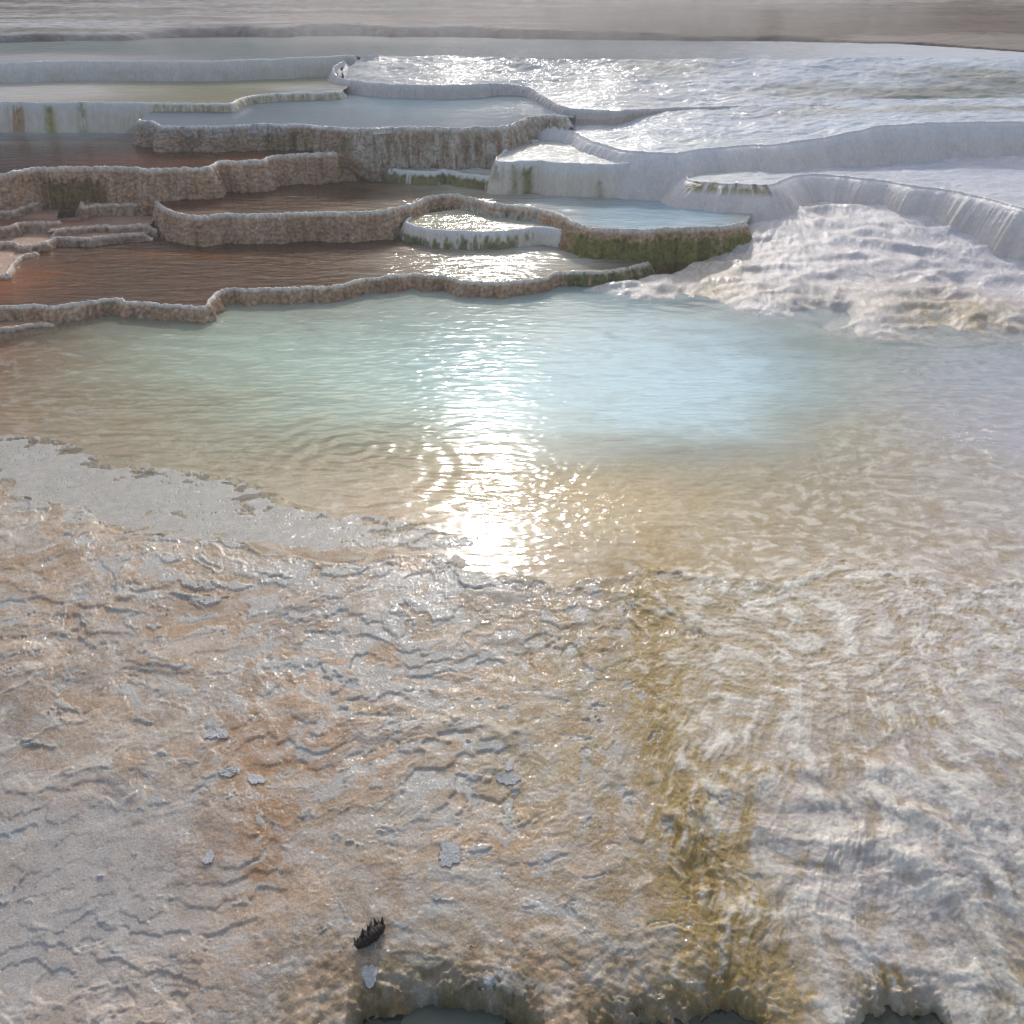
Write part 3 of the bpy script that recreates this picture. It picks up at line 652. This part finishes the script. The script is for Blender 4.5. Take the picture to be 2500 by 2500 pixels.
# T2: second lip, brown pool on the left, blue pool on the right
z2 = .26
T2c = [(372,476,z2),(380,490,z2),(398,505,z2),(418,516,z2),(440,523,z2),(468,527,z2),(497,528,z2),(569,523,z2),(673,523,z2),(776,520,z2),(880,518,z2),(932,515,z2),(963,507,z2),(1000,501,z2),(1020,492,z2),(1043,482,z2),(1080,475,z2),(1110,475,z2),(1150,484,z2),(1193,496,z2),(1255,503,z2),(1318,510,z2),(1359,521,z2),(1395,538,z2),(1426,551,z2),(1473,558,z2),(1551,561,z2),(1628,559,z2),(1706,555,z2),(1763,553,z2),(1805,547,z2),(1835,539,z2)]
terrace('curving terrace with a brown pool at its left and pale blue pool at its right', T2c, .03,
    [(1870,470,z2),(1500,450,z2),(1200,430,z2),(800,400,z2),(500,400,z2),(330,440,z2)], 'brown',
    colf((150,140,122), (650,470,z2,.9,.6,(82,60,44),1.3), (420,500,z2,.3,.3,(80,46,30),.8), (960,450,z2,.25,.12,(120,96,70),.7), (1130,455,z2,.3,.18,(170,168,148),1), (1350,495,z2,.3,.22,(172,176,170),1), (1600,530,z2,.55,.45,(146,172,184),1.2), (1680,480,z2,.5,.1,(200,196,188),.8)),
    M_POND, lobes=(.032, 3.6), lean=.06, moss=[(1410, 1830, .25, 1.2, (122,118,52), .8), (1130, 1330, .2, 1.2, (196,190,178), .9), (1150, 1310, .25, .75, (118,112,56), .30), (935, 1020, .5, 1.2, (120,112,80), .35)],
    wallcol=None)
# T3
z3 = .455
T3c = [(-260,440,z3),(-120,432,z3)]+R([(0,822),(60,814),(150,792),(300,788),(450,788),(600,790),(700,798),(800,796),(950,795),(1010,778),(1040,764),(1150,760),(1240,755),(1280,738),(1400,730),(1550,722),(1652,712),(1668,700)], z=z3)
terrace('tall brown nodular terrace wall holding the dark red pool on the left', T3c, [(-300,.18),(380,.2),(480,.24),(900,.24)],
    [(950,340,z3),(600,330,z3),(300,320,z3),(60,278,z3),(-260,278,z3)], 'brown',
    colf((66,48,38), (480,378,z3,.9,.35,(92,62,44),1.1), (120,360,z3,.8,.5,(66,52,48),.9), (120,300,z3,1.6,.5,(160,168,164),1.3), (280,390,z3,.3,.2,(92,52,32),.6)),
    M_CALM, lobes=(.035, 3.2), lean=.07, moss=[(100,260,.3,1.2,(112,88,44),.7)])
# C basin: round glittering basin in front of T2
zC = .185
terrace('small round glittering basin with a mossy white scalloped wall', [(1035,519,zC),(1010,526,zC),(992,538,zC),(1003,548,zC),(1030,556,zC),(1069,562,zC),(1136,566,zC),(1214,566,zC),(1266,562,zC),(1297,557,zC),(1343,558,zC),(1385,563,zC),(1402,560,zC),(1410,550,zC)], .05,
    [(1380,520,zC),(1300,508,zC),(1180,500,zC)], 'white', colf((172,170,146), (1300,540,zC,.3,.15,(168,170,166),.6)), M_POND, lobes=(.02, 6), lean=.04,
    moss=[(985,1260,.45,1.2,(104,108,58),.55), (1080,1310,.15,.5,(128,118,60),.32)])
# T8 green mossy step
z8 = .345
terrace('low green mossy step of white deposit beneath the tall streaked wall', [(868,392,z8),(885,402,z8),(904,408,z8),(945,411,z8),(1007,418,z8),(1060,420,z8),(1085,415,z8),(1136,425,z8),(1188,431,z8),(1225,432,z8),(1240,425,z8)], .22,
    [(1290,380,z8),(1180,370,z8),(1000,360,z8),(860,370,z8)], 'white', colf((150,142,120), (1140,408,z8,.3,.15,(206,206,196),1.1), (980,400,z8,.2,.1,(160,150,118),.6)), M_FLOW, lobes=(.015, 7), lean=.03, topbump=.006, topname='basin_floor',
    moss=[(895,1235,.2,1.2,(112,108,50),.72)])
# T5 white central basin
z5 = .465
terrace('central white terrace, its draped wall carrying two green streaks at the left end', [(1330,340,z5),(1270,348,z5),(1235,366,z5),(1213,382,z5),(1212,392,z5),(1235,395,z5),(1270,394,z5),(1318,394,z5),(1396,399,z5),(1473,402,z5),(1551,399,z5),(1607,395,z5),(1650,388,z5),(1690,382,z5),(1750,374,z5),(1830,368,z5)], .22,
    [(1850,340,z5),(1560,320,z5),(1400,312,z5)], 'white', colf((172,176,172), (1400,360,z5,.5,.3,(184,184,176),1)), M_FLOWM, lobes=(.03, 3.5), lean=.08, topbump=.006, topname='basin_floor',
    moss=[(1248,1262,.1,.9,(122,116,58),.85), (1272,1300,.15,1.0,(122,116,58),.85), (1215,1230,.1,.5,(130,120,70),.5), (1462,1470,.5,1.1,(150,136,100),.7)])
# T7 right terrace
z7 = .40
terrace('long white terrace reaching the right edge, thin olive line under its lip', [(1790,408,z7),(1720,412,z7),(1685,422,z7),(1675,433,z7),(1700,443,z7),(1759,448,z7),(1821,451,z7),(1880,451,z7),(1912,440,z7),(1945,429,z7),(1992,425,z7),(2069,431,z7),(2147,441,z7),(2225,453,z7),(2302,464,z7),(2380,477,z7),(2432,491,z7),(2500,507,z7),(2620,528,z7),(2800,550,z7)], [(1700,.2),(2000,.2),(2350,.19),(2500,.11),(2800,.06)],
    [(2850,330,.44),(2500,345,.44),(2200,360,.43),(1950,362,.42),(1700,372,.42)], 'white', colf((178,182,188), (2400,420,z7,.8,.5,(186,190,200),1), (1750,425,z7,.3,.12,(180,190,186),.8)), M_FLOWM, lobes=(.03, 2.6), lean=.20, smoothn=.4, node=.004, topbump=.008, topname='basin_floor',
    moss=[(1690,1880,.02,.22,(140,126,70),.6)], wallcol=((216,212,210),(214,205,198),(200,190,182)))
# T6 upper right, rising
T6c = [(1300,300,.56),(1354,311,.54),(1390,320,.53),(1421,334,.53),(1463,351,.53),(1525,367,.53),(1602,373,.53),(1650,374,.53),(1690,367,.53),(1759,360,.535),(1836,353,.54),(1870,354,.545),(1920,349,.55),(2018,336,.57),(2070,325,.60),(2147,309,.63),(2276,301,.65),(2500,297,.66),(2850,300,.66)]
terrace('upper right white flow terrace, its lip rising towards the right edge', T6c, [(1300,.22),(1740,.22),(1780,.36),(3000,.36)],
    [(2900,235,.715),(2200,240,.705),(1700,246,.69),(1560,256,.66),(1480,276,.60),(1400,284,.585),(1320,288,.565)], 'white',
    colf((178,182,186), (1300,210,.72,1.2,1.5,(186,186,184),1), (2200,260,.67,2.,1.2,(172,184,198),.9), (2450,268,.67,1.2,.10,(110,118,116),1.0), (1950,270,.66,.7,.1,(160,166,166),.7), (1700,352,.54,.4,.1,(176,192,188),.7), (1620,190,.75,.3,.15,(170,174,170),.6)), M_FLOWF,
    lobes=(.03, 2.2), lean=.20, smoothn=.35, topbump=.009, topname='basin_floor', wallcol=((216,214,214),(214,206,200),(204,195,186)))
# T4 tall streaked wall, grey blue pool
z4 = .62
T4c = [(338,288,z4)]+R([(672,574),(720,575),(770,598),(900,600),(1050,597),(1200,590),(1350,588),(1450,590),(1550,600),(1700,608),(1850,603)], z=z4)+R([(200,610),(350,602),(450,600),(560,605),(700,602),(800,600),(870,588),(920,566),(960,552),(1050,546),(1125,550),(1152,557)], ox=800, z=z4)
terrace('tall streaked terrace wall holding the grey blue steaming pool', T4c, [(340,.42),(850,.42),(900,.32),(1200,.32),(1400,.42)],
    [(1430,262,z4),(1400,240,z4),(1250,212,z4),(1000,205,z4),(850,200,z4),(700,222,z4),(560,240,z4),(400,250,z4)], 'brown',
    colf((112,126,136), (1000,250,z4,.8,.5,(140,160,168),.9), (500,270,z4,.8,.3,(104,114,124),.8), nz=.06), M_CALM, lobes=(.034, 3.2), lean=.05,
    moss=[(640,1130,.2,.8,(112,108,60),.35), (340,700,.0,.3,(180,176,172),.5), (860,1400,.0,1.2,(196,184,168),.42)], wallcol=((222,220,216),(190,166,144),(140,112,86)))
# T10 olive pool rim
z10 = .67
terrace('low rim of pale crust around the shallow olive pool', R([(-300,490),(0,482),(150,484),(300,484),(500,484),(700,488),(850,489),(950,489),(1080,491),(1125,470),(1200,452),(1350,442),(1500,437),(1600,432),(1630,424)], z=z10), [(-200,.43),(300,.44),(380,.6),(900,.6)],
    [(880,190,z10),(500,185,z10),(0,185,z10),(-150,190,z10)], 'white', colf((148,142,112), (450,225,z10,.9,.4,(138,132,96),1), (60,225,z10,.9,.5,(196,190,182),1.1), (760,212,z10,.5,.2,(190,188,180),.8), nz=.1), M_CALM, lobes=(.012, 4), lean=.05,
    moss=[(110,132,.1,1,(150,144,70),.9), (190,205,.1,1,(130,130,60),.6), (20,60,.1,1.,(176,140,100),.4), (370,840,.1,1.2,(176,160,120),.5)])
# upper sheet of flowing water feeding everything below
terrace('broad glittering sheet of flowing water spread above the upper right lip', [(850,144,.815),(815,163,.775),(820,186,.72),(862,197,.71),(950,206,.71),(1060,209,.71),(1150,207,.71),(1220,205,.70),(1290,214,.68),(1330,238,.665),(1380,262,.655),(1440,268,.655),(1490,271,.655),(1530,270,.66),(1700,262,.665),(2200,255,.68),(2900,250,.69)],
    [(800,.60),(1290,.60),(1360,.585),(1480,.59),(1530,.63),(1700,.655),(3000,.68)],
    [(2900,140,.88),(2500,140,.88),(2000,140,.88),(1500,143,.87),(1200,138,.85),(960,134,.86),(890,134,.86)], 'white',
    colf((186,188,190), (1300,200,.72,1.2,1.5,(192,192,188),1), (2200,200,.72,2.,1.2,(172,184,198),.9), (2280,235,.7,.7,.16,(96,104,100),1.2), (2380,200,.74,.6,.14,(110,118,112),1.0), (1950,230,.70,.5,.12,(140,146,144),.8), (1620,190,.75,.4,.2,(150,154,148),.7), (2600,225,.7,1.0,.2,(100,108,104),1.)), M_FLOWF,
    lobes=(.012, 3), lean=.10, topbump=.012, topname='basin_floor', wallcol=((206,204,202),(194,184,178),(182,174,166)))
# T9 far left white wall + the far pool
z9 = .82
terrace('far white fluted terrace wall below the long steaming grey pool at the back', [(-300,152,z9),(-100,151,z9)]+R([(50,298),(280,288),(500,288),(800,290),(1000,290),(1200,283),(1400,276),(1560,269),(1650,262),(1690,268)], z=z9), [(-300,.62),(800,.64),(880,.76),(960,.81),(3000,.81)],
    [(880,143,z9),(1000,148,z9),(1100,150,z9),(1500,152,z9),(2000,150,z9),(2500,150,z9),(3000,150,z9),(3000,128,z9),(2500,126,z9),(2200,106,z9),(1900,100,z9),(1500,97,z9),(1250,92,z9),(850,86,z9),(400,92,z9),(0,104,z9),(-300,110,z9)], 'white',
    colf((150,156,154), (400,120,z9,3.,1.2,(128,138,136),.8), (100,142,z9,1.0,.3,(186,186,186),1.0), (1350,95,z9,2.2,.35,(196,198,196),1), (1900,120,z9,3.,.8,(168,178,186),.9), (2300,130,z9,2.,.8,(176,186,200),.9), (1000,92,z9,1.,.3,(200,200,196),.8), nz=.1), M_CALM, lobes=(.012, 2.5), lean=.06, wallcol=((210,210,208),(196,194,188),(180,176,164)))

# small stepped rims between the left walls
ML = 'small ragged brown rim stepping down at the left edge, '
for lab, pts, z, zb, bk in [
    ('low brown rim directly under the tall nodular wall at the left edge', [(-500,1000),(0,1000),(100,977),(200,952),(330,937),(380,944),(392,978),(450,966),(600,962),(720,958)], .235, .12, [(390,462),(200,468),(-250,480)]),
    ('short pinkish rim at the left edge between two longer brown rims', [(-500,1075),(0,1072),(100,1050),(200,1047),(272,1046),(280,1030)], .19, .09, [(150,500),(-200,505)]),
    ('thin brown rim reaching right to the foot of the second nodular wall', [(225,1096),(300,1080),(430,1066),(560,1066),(740,1056)], .165, .09, [(390,515),(140,530)]),
    ('wavy pale crusted rim just above the lowest brown pool on the left', [(-500,1170),(0,1146),(100,1160),(180,1151),(285,1121),(400,1126),(560,1106),(720,1098)], .13, .06, [(380,540),(150,545),(-200,560)]),
    ('bright ragged edge of crust poking into the lowest brown pool at far left', [(-500,1300),(0,1300),(30,1290),(62,1244),(100,1212),(170,1190),(178,1180)], .10, .05, [(90,600),(-200,590)])]:
    terrace(lab, R(pts, z=z), zb, [(a, b, z) for a, b in bk], 'brown', colf((158,128,106), (60,545,z,.5,.12,(118,70,48),.9)), M_FLOW, cat='rim', lobes=(.02, 6), lean=.04, topbump=.006, group='small ragged rims at the left edge', wallname='rim_wall', rimw=.02, smoothn=.06,
        wallcol=((210,190,172),(178,148,124),(150,120,96)))
terrace('thin pink crust ledge at the left foot of the lowest nodular lip', R([(-500,1560),(0,1550),(80,1543),(160,1530),(240,1524),(250,1515)], z=.018), -.02, [(125,770,.018),(-250,775,.018)], 'brown', colf((150,120,96)), M_FLOW, cat='rim', lobes=(.012, 5), lean=.02, wallname='rim_wall', rimw=.02, smoothn=.06, topbump=.003, topname='crust_top', wallcol=((206,186,168),(178,148,124),(150,120,96)))

# ------------------------------------------------------------------ far land
r_ = np.concatenate([np.linspace(9., 22, 260), np.geomspace(22.3, 900, 120)]).astype(f32)
u_ = np.linspace(-.95, .95, 620).astype(f32)
FX = (r_[:, None]*u_[None]).ravel().astype(f32); FY = np.repeat(r_, len(u_)).astype(f32)
sh = np.array([at(a, b, z9)[:2] for a, b in [(-600,112),(0,104),(200,100),(400,92),(850,86),(1250,92),(1500,97),(1900,100),(2200,106),(2500,128),(3000,132)]])
sdist = FY-np.interp(FX, sh[:, 0], sh[:, 1])+fbm(FX*1.2, FY*1.2, 3, 401)*.25
d_ = np.clip(sdist, 0, 1e9)
FZ = z9-.7+.70*sstep(-.35, .12, sdist)+d_*.012+fbm(FX*.9, FY*1.6, 4, 403)*.04*sstep(0, 3, d_)+.02*sstep(0, 2., d_)+fbm(FX*.1, FY*.1, 3, 405)*.5*sstep(5, 40, d_)
FZ = FZ+np.minimum(sstep(14, 52, FY)*17*sstep(.42, -.28, FX/FY+fbm(FX*.05, FY*.05, 2, 421)*.15)+sstep(20, 90, FY)*5, 99)*(1+.25*fbm(FX*.08, FY*.08, 4, 423))
q = FZ/.07+fbm(FX*.6, FY*.6, 3, 407); FZ = FZ+(sstep(.7, 1, q-np.floor(q))-(q-np.floor(q)))*.05*sstep(3, 7, d_)
FZ = FZ+fbm(FX*5, FY*7, 3, 409)*.012*sstep(.1, .6, d_)
for (px, py, zz, sx, sy, h) in [(1250,70,.88,1.4,.8,.12), (800,60,.9,1.2,.8,.12), (200,45,.95,2.4,1.,.14), (1650,40,.95,1.8,1.0,.10)]:
    FZ = FZ+bell(FX, FY, px, py, zz, sx, sy)*h*.5
fc = np.tile(alb(126, 117, 112), (FX.size, 1))
n1 = fbm(FX*.6, FY*2.2, 5, 411, .65)*1.6; n2 = fbm(FX*2.5, FY*9, 5, 413, .65)*1.5
fc = addc(fc, alb(150, 144, 143), sstep(-.1, .4, n1)*.7)
fc = addc(fc, alb(92, 82, 74), sstep(.0, .4, -n1+n2*.6)*.75)
fc = addc(fc, alb(158, 142, 134), np.clip(bell(FX, FY, 1300, 70, .9, 2.4, .9)*1.2, 0, 1))
fc = addc(fc, alb(164, 136, 110), np.clip(bell(FX, FY, 810, 55, .9, .7, .7)*.9, 0, 1))
fc = addc(fc, alb(156, 158, 164), np.clip(bell(FX, FY, 120, 50, .95, 2.2, 1.3)*.9, 0, 1))
n3_ = fbm(FX*.35+n1*.4, FY*4, 5, 415, .65)*3
fc = addc(fc, alb(96, 84, 74), sstep(.12, .4, n3_)*.65); fc = addc(fc, alb(176, 172, 170), sstep(.15, .45, -n3_)*.6)
fc = addc(fc, alb(66, 58, 50), sstep(.35, .6, fbm(FX*5, FY*14, 4, 417, .7)*1.8)*.7)
fc = addc(fc, alb(74, 56, 46), np.clip(bell(FX, FY, 2500, 70, .88, 4.0, 2.2)*(2.0+n2), 0, 1)*.9)
fc = addc(fc, alb(110, 104, 96), np.clip(bell(FX, FY, 100, 90, .88, 3.0, .4)*(.9+1.5*n2), 0, 1)*.8)
fw = .05+.4*sstep(.35, .6, bell(FX, FY, 2400, 95, .88, 2.0, .8)+n2*.3)
tag(mesh_np('land', np.stack([FX, FY, FZ], 1), grid_quads(len(r_), len(u_)), M_FAR, fc, {'wet': fw}), kind='structure')

# ------------------------------------------------------------------ ground height lookup for small things
gz = Z.reshape(NR, NCOL)
def ground_z(x, y):
    j = int(np.clip(np.searchsorted(ys, y), 1, NR-1)); u = x/math.sqrt(y*y+5.)
    i = int(np.clip(np.searchsorted(uu, u), 1, NCOL-1)); return float(gz[j, i])
def place(px, py, z0=-.2):
    z = z0
    for _ in range(4):
        x, y, _z = at(px, py, z); z = ground_z(x, y)
    return x, y, z

# simple plain material
def plain(name, rgb, rough=.6, var=.25, scale=60, bump=.3):
    m, nt, out = new_mat(name); b = N(nt, 'ShaderNodeBsdfPrincipled'); nt.links.new(b.outputs[0], out.inputs[0])
    tc = N(nt, 'ShaderNodeTexCoord'); n = noise(nt, tc.outputs['Object'], scale, 4)
    cr = N(nt, 'ShaderNodeMix', data_type='RGBA'); nt.links.new(n.outputs['Fac'], cr.inputs[0])
    cr.inputs[6].default_value = (*[c*(1-var) for c in rgb], 1); cr.inputs[7].default_value = (*[min(c*(1+var), .9) for c in rgb], 1)
    nt.links.new(cr.outputs[2], b.inputs['Base Color']); b.inputs['Roughness'].default_value = rough
    bp = N(nt, 'ShaderNodeBump'); bp.inputs['Strength'].default_value = bump; bp.inputs['Distance'].default_value = .002
    nt.links.new(n.outputs['Fac'], bp.inputs['Height']); nt.links.new(bp.outputs[0], b.inputs['Normal'])
    return m
M_FLAKE = plain('calcite_flake', tuple(float(c) for c in alb(150, 152, 156)), .5, .1, 90)
M_CONE = plain('charred_cone', (.030, .022, .015), .7, .65, 160)
M_TWIG = plain('dead_twig', (.06, .04, .03), .8, .3, 120)

def flake(px, py, size, seed, label, asp=.7, rot=0., tilt=.05):
    x, y, z = place(px, py)
    r = np.random.RandomState(seed); n = 34
    th = np.linspace(0, 2*np.pi, n, endpoint=False)
    rad = 1+.16*np.sin(th*2+r.rand()*6)+.10*np.sin(th*3+r.rand()*6)+.06*np.sin(th*5+r.rand()*6)+.17*(r.rand(n)-.5)*2
    R0 = size*.5/F*2.9
    a = np.cos(th)*rad*R0; b = np.sin(th)*rad*R0*asp*1.25
    c, s = math.cos(rot), math.sin(rot); a, b = a*c-b*s, a*s+b*c
    zt = .0022+a*tilt*.3+r.rand(n)*.0008
    top = np.stack([a, b, zt], 1); bot = np.stack([a*.97, b*.97, zt-.0035], 1)
    mid = np.stack([a*.55, b*.55, zt+r.rand(n)*.0002], 1)
    cen = np.array([[0, 0, .0024]])
    V_ = np.concatenate([top, bot, mid, cen]); Fs = []
    for i in range(n):
        j = (i+1) % n
        Fs += [(bot[:0].shape[0]+n+i, n+j, j, i), (i, j, 2*n+j, 2*n+i)]
        Fs += [(2*n+i, 2*n+j, 3*n)]
    gg_ = np.array([ground_z(x+float(p[0]), y+float(p[1])) for p in V_])-z
    A_ = np.c_[V_[:, :2], np.ones(len(V_))]; cf = np.linalg.lstsq(A_, gg_, rcond=None)[0]; pl = A_@cf
    V_[:, 2] += pl*.5+gg_*.5+.0008
    me = bpy.data.meshes.new('mineral_flake'); me.from_pydata([tuple(map(float, v)) for v in V_], [], Fs); me.update()
    ca = me.color_attributes.new('Col', 'FLOAT_COLOR', 'POINT'); ca.data.foreach_set('color', np.tile(np.r_[alb(176, 174, 172), 1], len(V_)).astype(f32))
    me.materials.append(M_GROUND)
    o = bpy.data.objects.new('mineral_flake', me); col.objects.link(o); o.location = (x, y, z)
    tag(o, label, 'mineral flake', 'loose pale mineral flakes on the crust')
for a in [
    (531,1793,58,1,'ragged pale flake at the top of the orange stain, left of centre',.6,.3),
    (556,1886,42,2,'pale flake on the orange stain, left one of a close pair',.7,.4),
    (624,1903,36,3,'pale notched flake on the orange stain, right one of a close pair',1.0,.9),
    (510,2094,30,4,'lone pale triangular chip on the smooth grey crust at lower left',1.0,.2),
    (1241,1903,58,5,'wide pale flake on tan crust near the centre, lower one of two',.55,-.05),
    (1243,1874,24,6,'small round pale flake just above a wider one near the centre',.8,0),
    (1098,2083,60,7,'large ragged grey flake in the middle of the lower crust',.9,.9),
    (904,2383,44,10,'faint rounded flake close to the bottom edge below the cone',.7,.1),
    (1067,2192,18,11,'tiny pale chip in the orange tinted crust above the cone',.8,0),
    (1197,2417,26,12,'little chip at the very bottom, right of the cone',.6,0)]:
    flake(*a)

# pine cone
cxw, cyw, czw = place(905, 2292)
cone = empty('pine_cone', (cxw, cyw, czw+.012)); cone.rotation_euler = (0, 0, math.radians(47))
tag(cone, 'charred black pine cone with spiky open scales lying alone on the crust near the bottom', 'pine cone')
Lc, Rc = .047, .0185
nu, nv = 26, 18; Vv = []; 
for i in range(nu+1):
    t = i/nu; xx = (t-.5)*2*Lc
    rr = Rc*math.sin(math.pi*min(max(t*.94+.03, 0), 1))**.5*(1+.12*math.sin(t*60))
    for j in range(nv):
        a = 2*math.pi*j/nv; k = 1+.12*math.sin(5*a+t*40)
        Vv.append((xx, rr*k*math.cos(a), rr*k*math.sin(a)*.9))
Qv = [(i*nv+j, i*nv+(j+1) % nv, (i+1)*nv+(j+1) % nv, (i+1)*nv+j) for i in range(nu) for j in range(nv)]
mesh_np('core', Vv, Qv, M_CONE, parent=cone)
rs = random.Random(5)
sc_me = None
for k in range(46):
    t = (k+.5)/46; a = k*2.39996
    xx = (t-.5)*2*Lc*.94; rr = Rc*math.sin(math.pi*(t*.9+.05))**.5*.85
    ca_, sa_ = math.cos(a), math.sin(a)
    if sa_ < -.55 or rs.random() < .22: continue
    if sc_me is None:
        vs = [(-.0035, -.0045, 0), (-.0035, .0045, 0), (.0035, -.005, .001), (.0035, .005, .001), (.001, -.0032, .008), (.001, .0032, .008), (.004, -.0028, .008), (.004, .0028, .008), (.004, 0, .0175)]
        fs = [(0, 1, 5, 4), (2, 6, 7, 3), (0, 4, 6, 2), (1, 3, 7, 5), (4, 5, 8), (5, 7, 8), (7, 6, 8), (6, 4, 8), (0, 2, 3, 1)]
        sc_me = bpy.data.meshes.new('scale'); sc_me.from_pydata(vs, [], fs); sc_me.materials.append(M_CONE)
    o = bpy.data.objects.new('scale', sc_me); col.objects.link(o); o.parent = cone
    o.location = (xx, rr*ca_, rr*sa_)
    q = Vector((-.1+.9*rs.random(), ca_+.5*(rs.random()-.5), sa_*.8+.4*(rs.random()-.5))).to_track_quat('Z', 'X'); o.rotation_mode = 'QUATERNION'; o.rotation_quaternion = q
    s_ = (.5+.5*rs.random())*(1.15 if ca_ > -.2 else .7); o.scale = (s_, s_, s_*(.8+.4*rs.random()))
# twig crumb
x, y, z = place(1155, 2316)
Vt, Qt = [], []
for i in range(7):
    for j in range(6):
        a = j/6*2*math.pi; rr = .0018*(1-.1*i)
        Vt.append((i*.0028-.009, rr*math.cos(a)+.0022*math.sin(i*1.3), .003+rr*math.sin(a)+.001*i))
Qt = [(i*6+j, i*6+(j+1) % 6, (i+1)*6+(j+1) % 6, (i+1)*6+j) for i in range(6) for j in range(6)]
tw = mesh_np('twig', Vt, Qt, M_TWIG); tw.location = (x, y, z); tw.rotation_euler = (0, 0, -.5)
tag(tw, 'tiny brown twig crumb on the pale crust right of the cone', 'twig')

# grey green skin on the dark water
v, q = [], []
th = np.linspace(0, 2*np.pi, 60, endpoint=False)
scx, scy, _ = at(1105, 2500, -.286)
pr = 1+.1*np.sin(th*3)+.05*np.sin(th*8+1)
rim_ = np.stack([scx+np.cos(th)*.125*pr, scy+np.sin(th)*.062*pr, np.full(60, -.2845)], 1)
Vs = np.concatenate([rim_, rim_-[0, 0, .002], [[scx, scy, -.2838]]])
me = bpy.data.meshes.new('algae_skin'); me.from_pydata([tuple(map(float, a)) for a in Vs], [], [(60+i, 60+(i+1) % 60, (i+1) % 60, i) for i in range(60)]+[(i, (i+1) % 60, 120) for i in range(60)]); me.materials.append(plain('green_grey_skin', (.11, .13, .10), .6, .12, 30, .1)); 
o = bpy.data.objects.new('algae_skin', me); col.objects.link(o)
tag(o, 'smooth grey green skin floating on the dark water in the hollow at the bottom edge', 'algae skin')

# ------------------------------------------------------------------ haze
import bmesh
bm = bmesh.new(); bmesh.ops.create_cube(bm, size=1)
me = bpy.data.meshes.new('haze'); bm.to_mesh(me); bm.free()
hz = bpy.data.objects.new('haze', me); col.objects.link(hz)
hz.scale = (2100, 960, 44); hz.location = (0, 440, 20.4)
m, nt, out = new_mat('haze'); pv = N(nt, 'ShaderNodeVolumePrincipled')
pv.inputs['Color'].default_value = (.93, .95, 1, 1); pv.inputs['Density'].default_value = .010; pv.inputs['Anisotropy'].default_value = .35
nt.links.new(pv.outputs[0], out.inputs['Volume']); me.materials.append(m)
tag(hz, kind='stuff')

def steam(loc, size, dens, seed):
    me = bpy.data.meshes.new('steam'); b_ = bmesh.new(); bmesh.ops.create_icosphere(b_, subdivisions=3, radius=1); b_.to_mesh(me); b_.free()
    o = bpy.data.objects.new('steam', me); col.objects.link(o); o.location = loc; o.scale = size
    m, nt, out = new_mat('steam'); pv = N(nt, 'ShaderNodeVolumePrincipled'); pv.inputs['Color'].default_value = (.97, .97, 1, 1); pv.inputs['Anisotropy'].default_value = .4
    tc = N(nt, 'ShaderNodeTexCoord'); n = noise(nt, geo_pos(nt, (1.4, 1.4, .9)), 1.1, 3, .6, 1.2)
    ln = N(nt, 'ShaderNodeVectorMath', operation='LENGTH'); nt.links.new(tc.outputs['Object'], ln.inputs[0])
    mr = N(nt, 'ShaderNodeMapRange'); nt.links.new(ln.outputs['Value'], mr.inputs['Value']); mr.inputs['From Min'].default_value = 1; mr.inputs['From Max'].default_value = .3
    m2 = N(nt, 'ShaderNodeMapRange'); nt.links.new(n.outputs['Fac'], m2.inputs['Value']); m2.inputs['From Min'].default_value = .42; m2.inputs['From Max'].default_value = .72
    k = mathn(nt, 'MULTIPLY', mathn(nt, 'MULTIPLY', mr.outputs[0], m2.outputs[0]), dens)
    nt.links.new(k, pv.inputs['Density']); nt.links.new(pv.outputs[0], out.inputs['Volume']); me.materials.append(m)
    tag(o, kind='stuff')
steam((.6, 10.8, 1.15), (3.6, 1.6, .6), 1.3, 1)
steam((-2.2, 10.4, 1.1), (2.4, 1.2, .45), .4, 2)
steam((2.4, 8.6, .85), (2.6, .9, .4), .22, 3)

# ------------------------------------------------------------------ light, sky, camera
EL, AZ = math.radians(30.5), math.radians(-1.5)     # sun ahead of the camera, slightly left of +Y
sun = bpy.data.lights.new('sun', 'SUN'); sun.energy = 3.4; sun.angle = math.radians(2.0); sun.color = (1, .96, .90)
so = bpy.data.objects.new('sun', sun); col.objects.link(so)
d = Vector((math.sin(AZ)*math.cos(EL), math.cos(AZ)*math.cos(EL), math.sin(EL)))
so.rotation_euler = d.to_track_quat('Z', 'Y').to_euler()
w = bpy.data.worlds.new('World'); scene.world = w; w.use_nodes = True
nt = w.node_tree; bg = nt.nodes['Background']
sk = nt.nodes.new('ShaderNodeTexSky'); sk.sky_type = 'NISHITA'; sk.sun_disc = False
sk.sun_elevation = EL; sk.sun_rotation = AZ; sk.dust_density = 3.0; sk.ozone_density = .8; sk.air_density = 1.0
nt.links.new(sk.outputs[0], bg.inputs[0]); bg.inputs[1].default_value = .14
cam = bpy.data.cameras.new('camera'); co = bpy.data.objects.new('camera', cam); col.objects.link(co)
co.location = (0, 0, ZC); co.rotation_euler = (math.radians(90)-P, 0, 0)
cam.sensor_width = 36; cam.sensor_height = 36; cam.lens = 36*F/2500; cam.clip_start = .05; cam.clip_end = 3000
scene.camera = co
scene.view_settings.view_transform = 'Standard'; scene.view_settings.look = 'None'
scene.view_settings.exposure = .32; scene.view_settings.gamma = 1
scene.cycles.volume_step_rate = 3; scene.cycles.volume_max_steps = 64
scene.cycles.max_bounces = 8; scene.cycles.diffuse_bounces = 2; scene.cycles.glossy_bounces = 3; scene.cycles.transparent_max_bounces = 8; scene.cycles.volume_bounces = 0
scene.cycles.sample_clamp_indirect = 4
scene.cycles.use_denoising = True
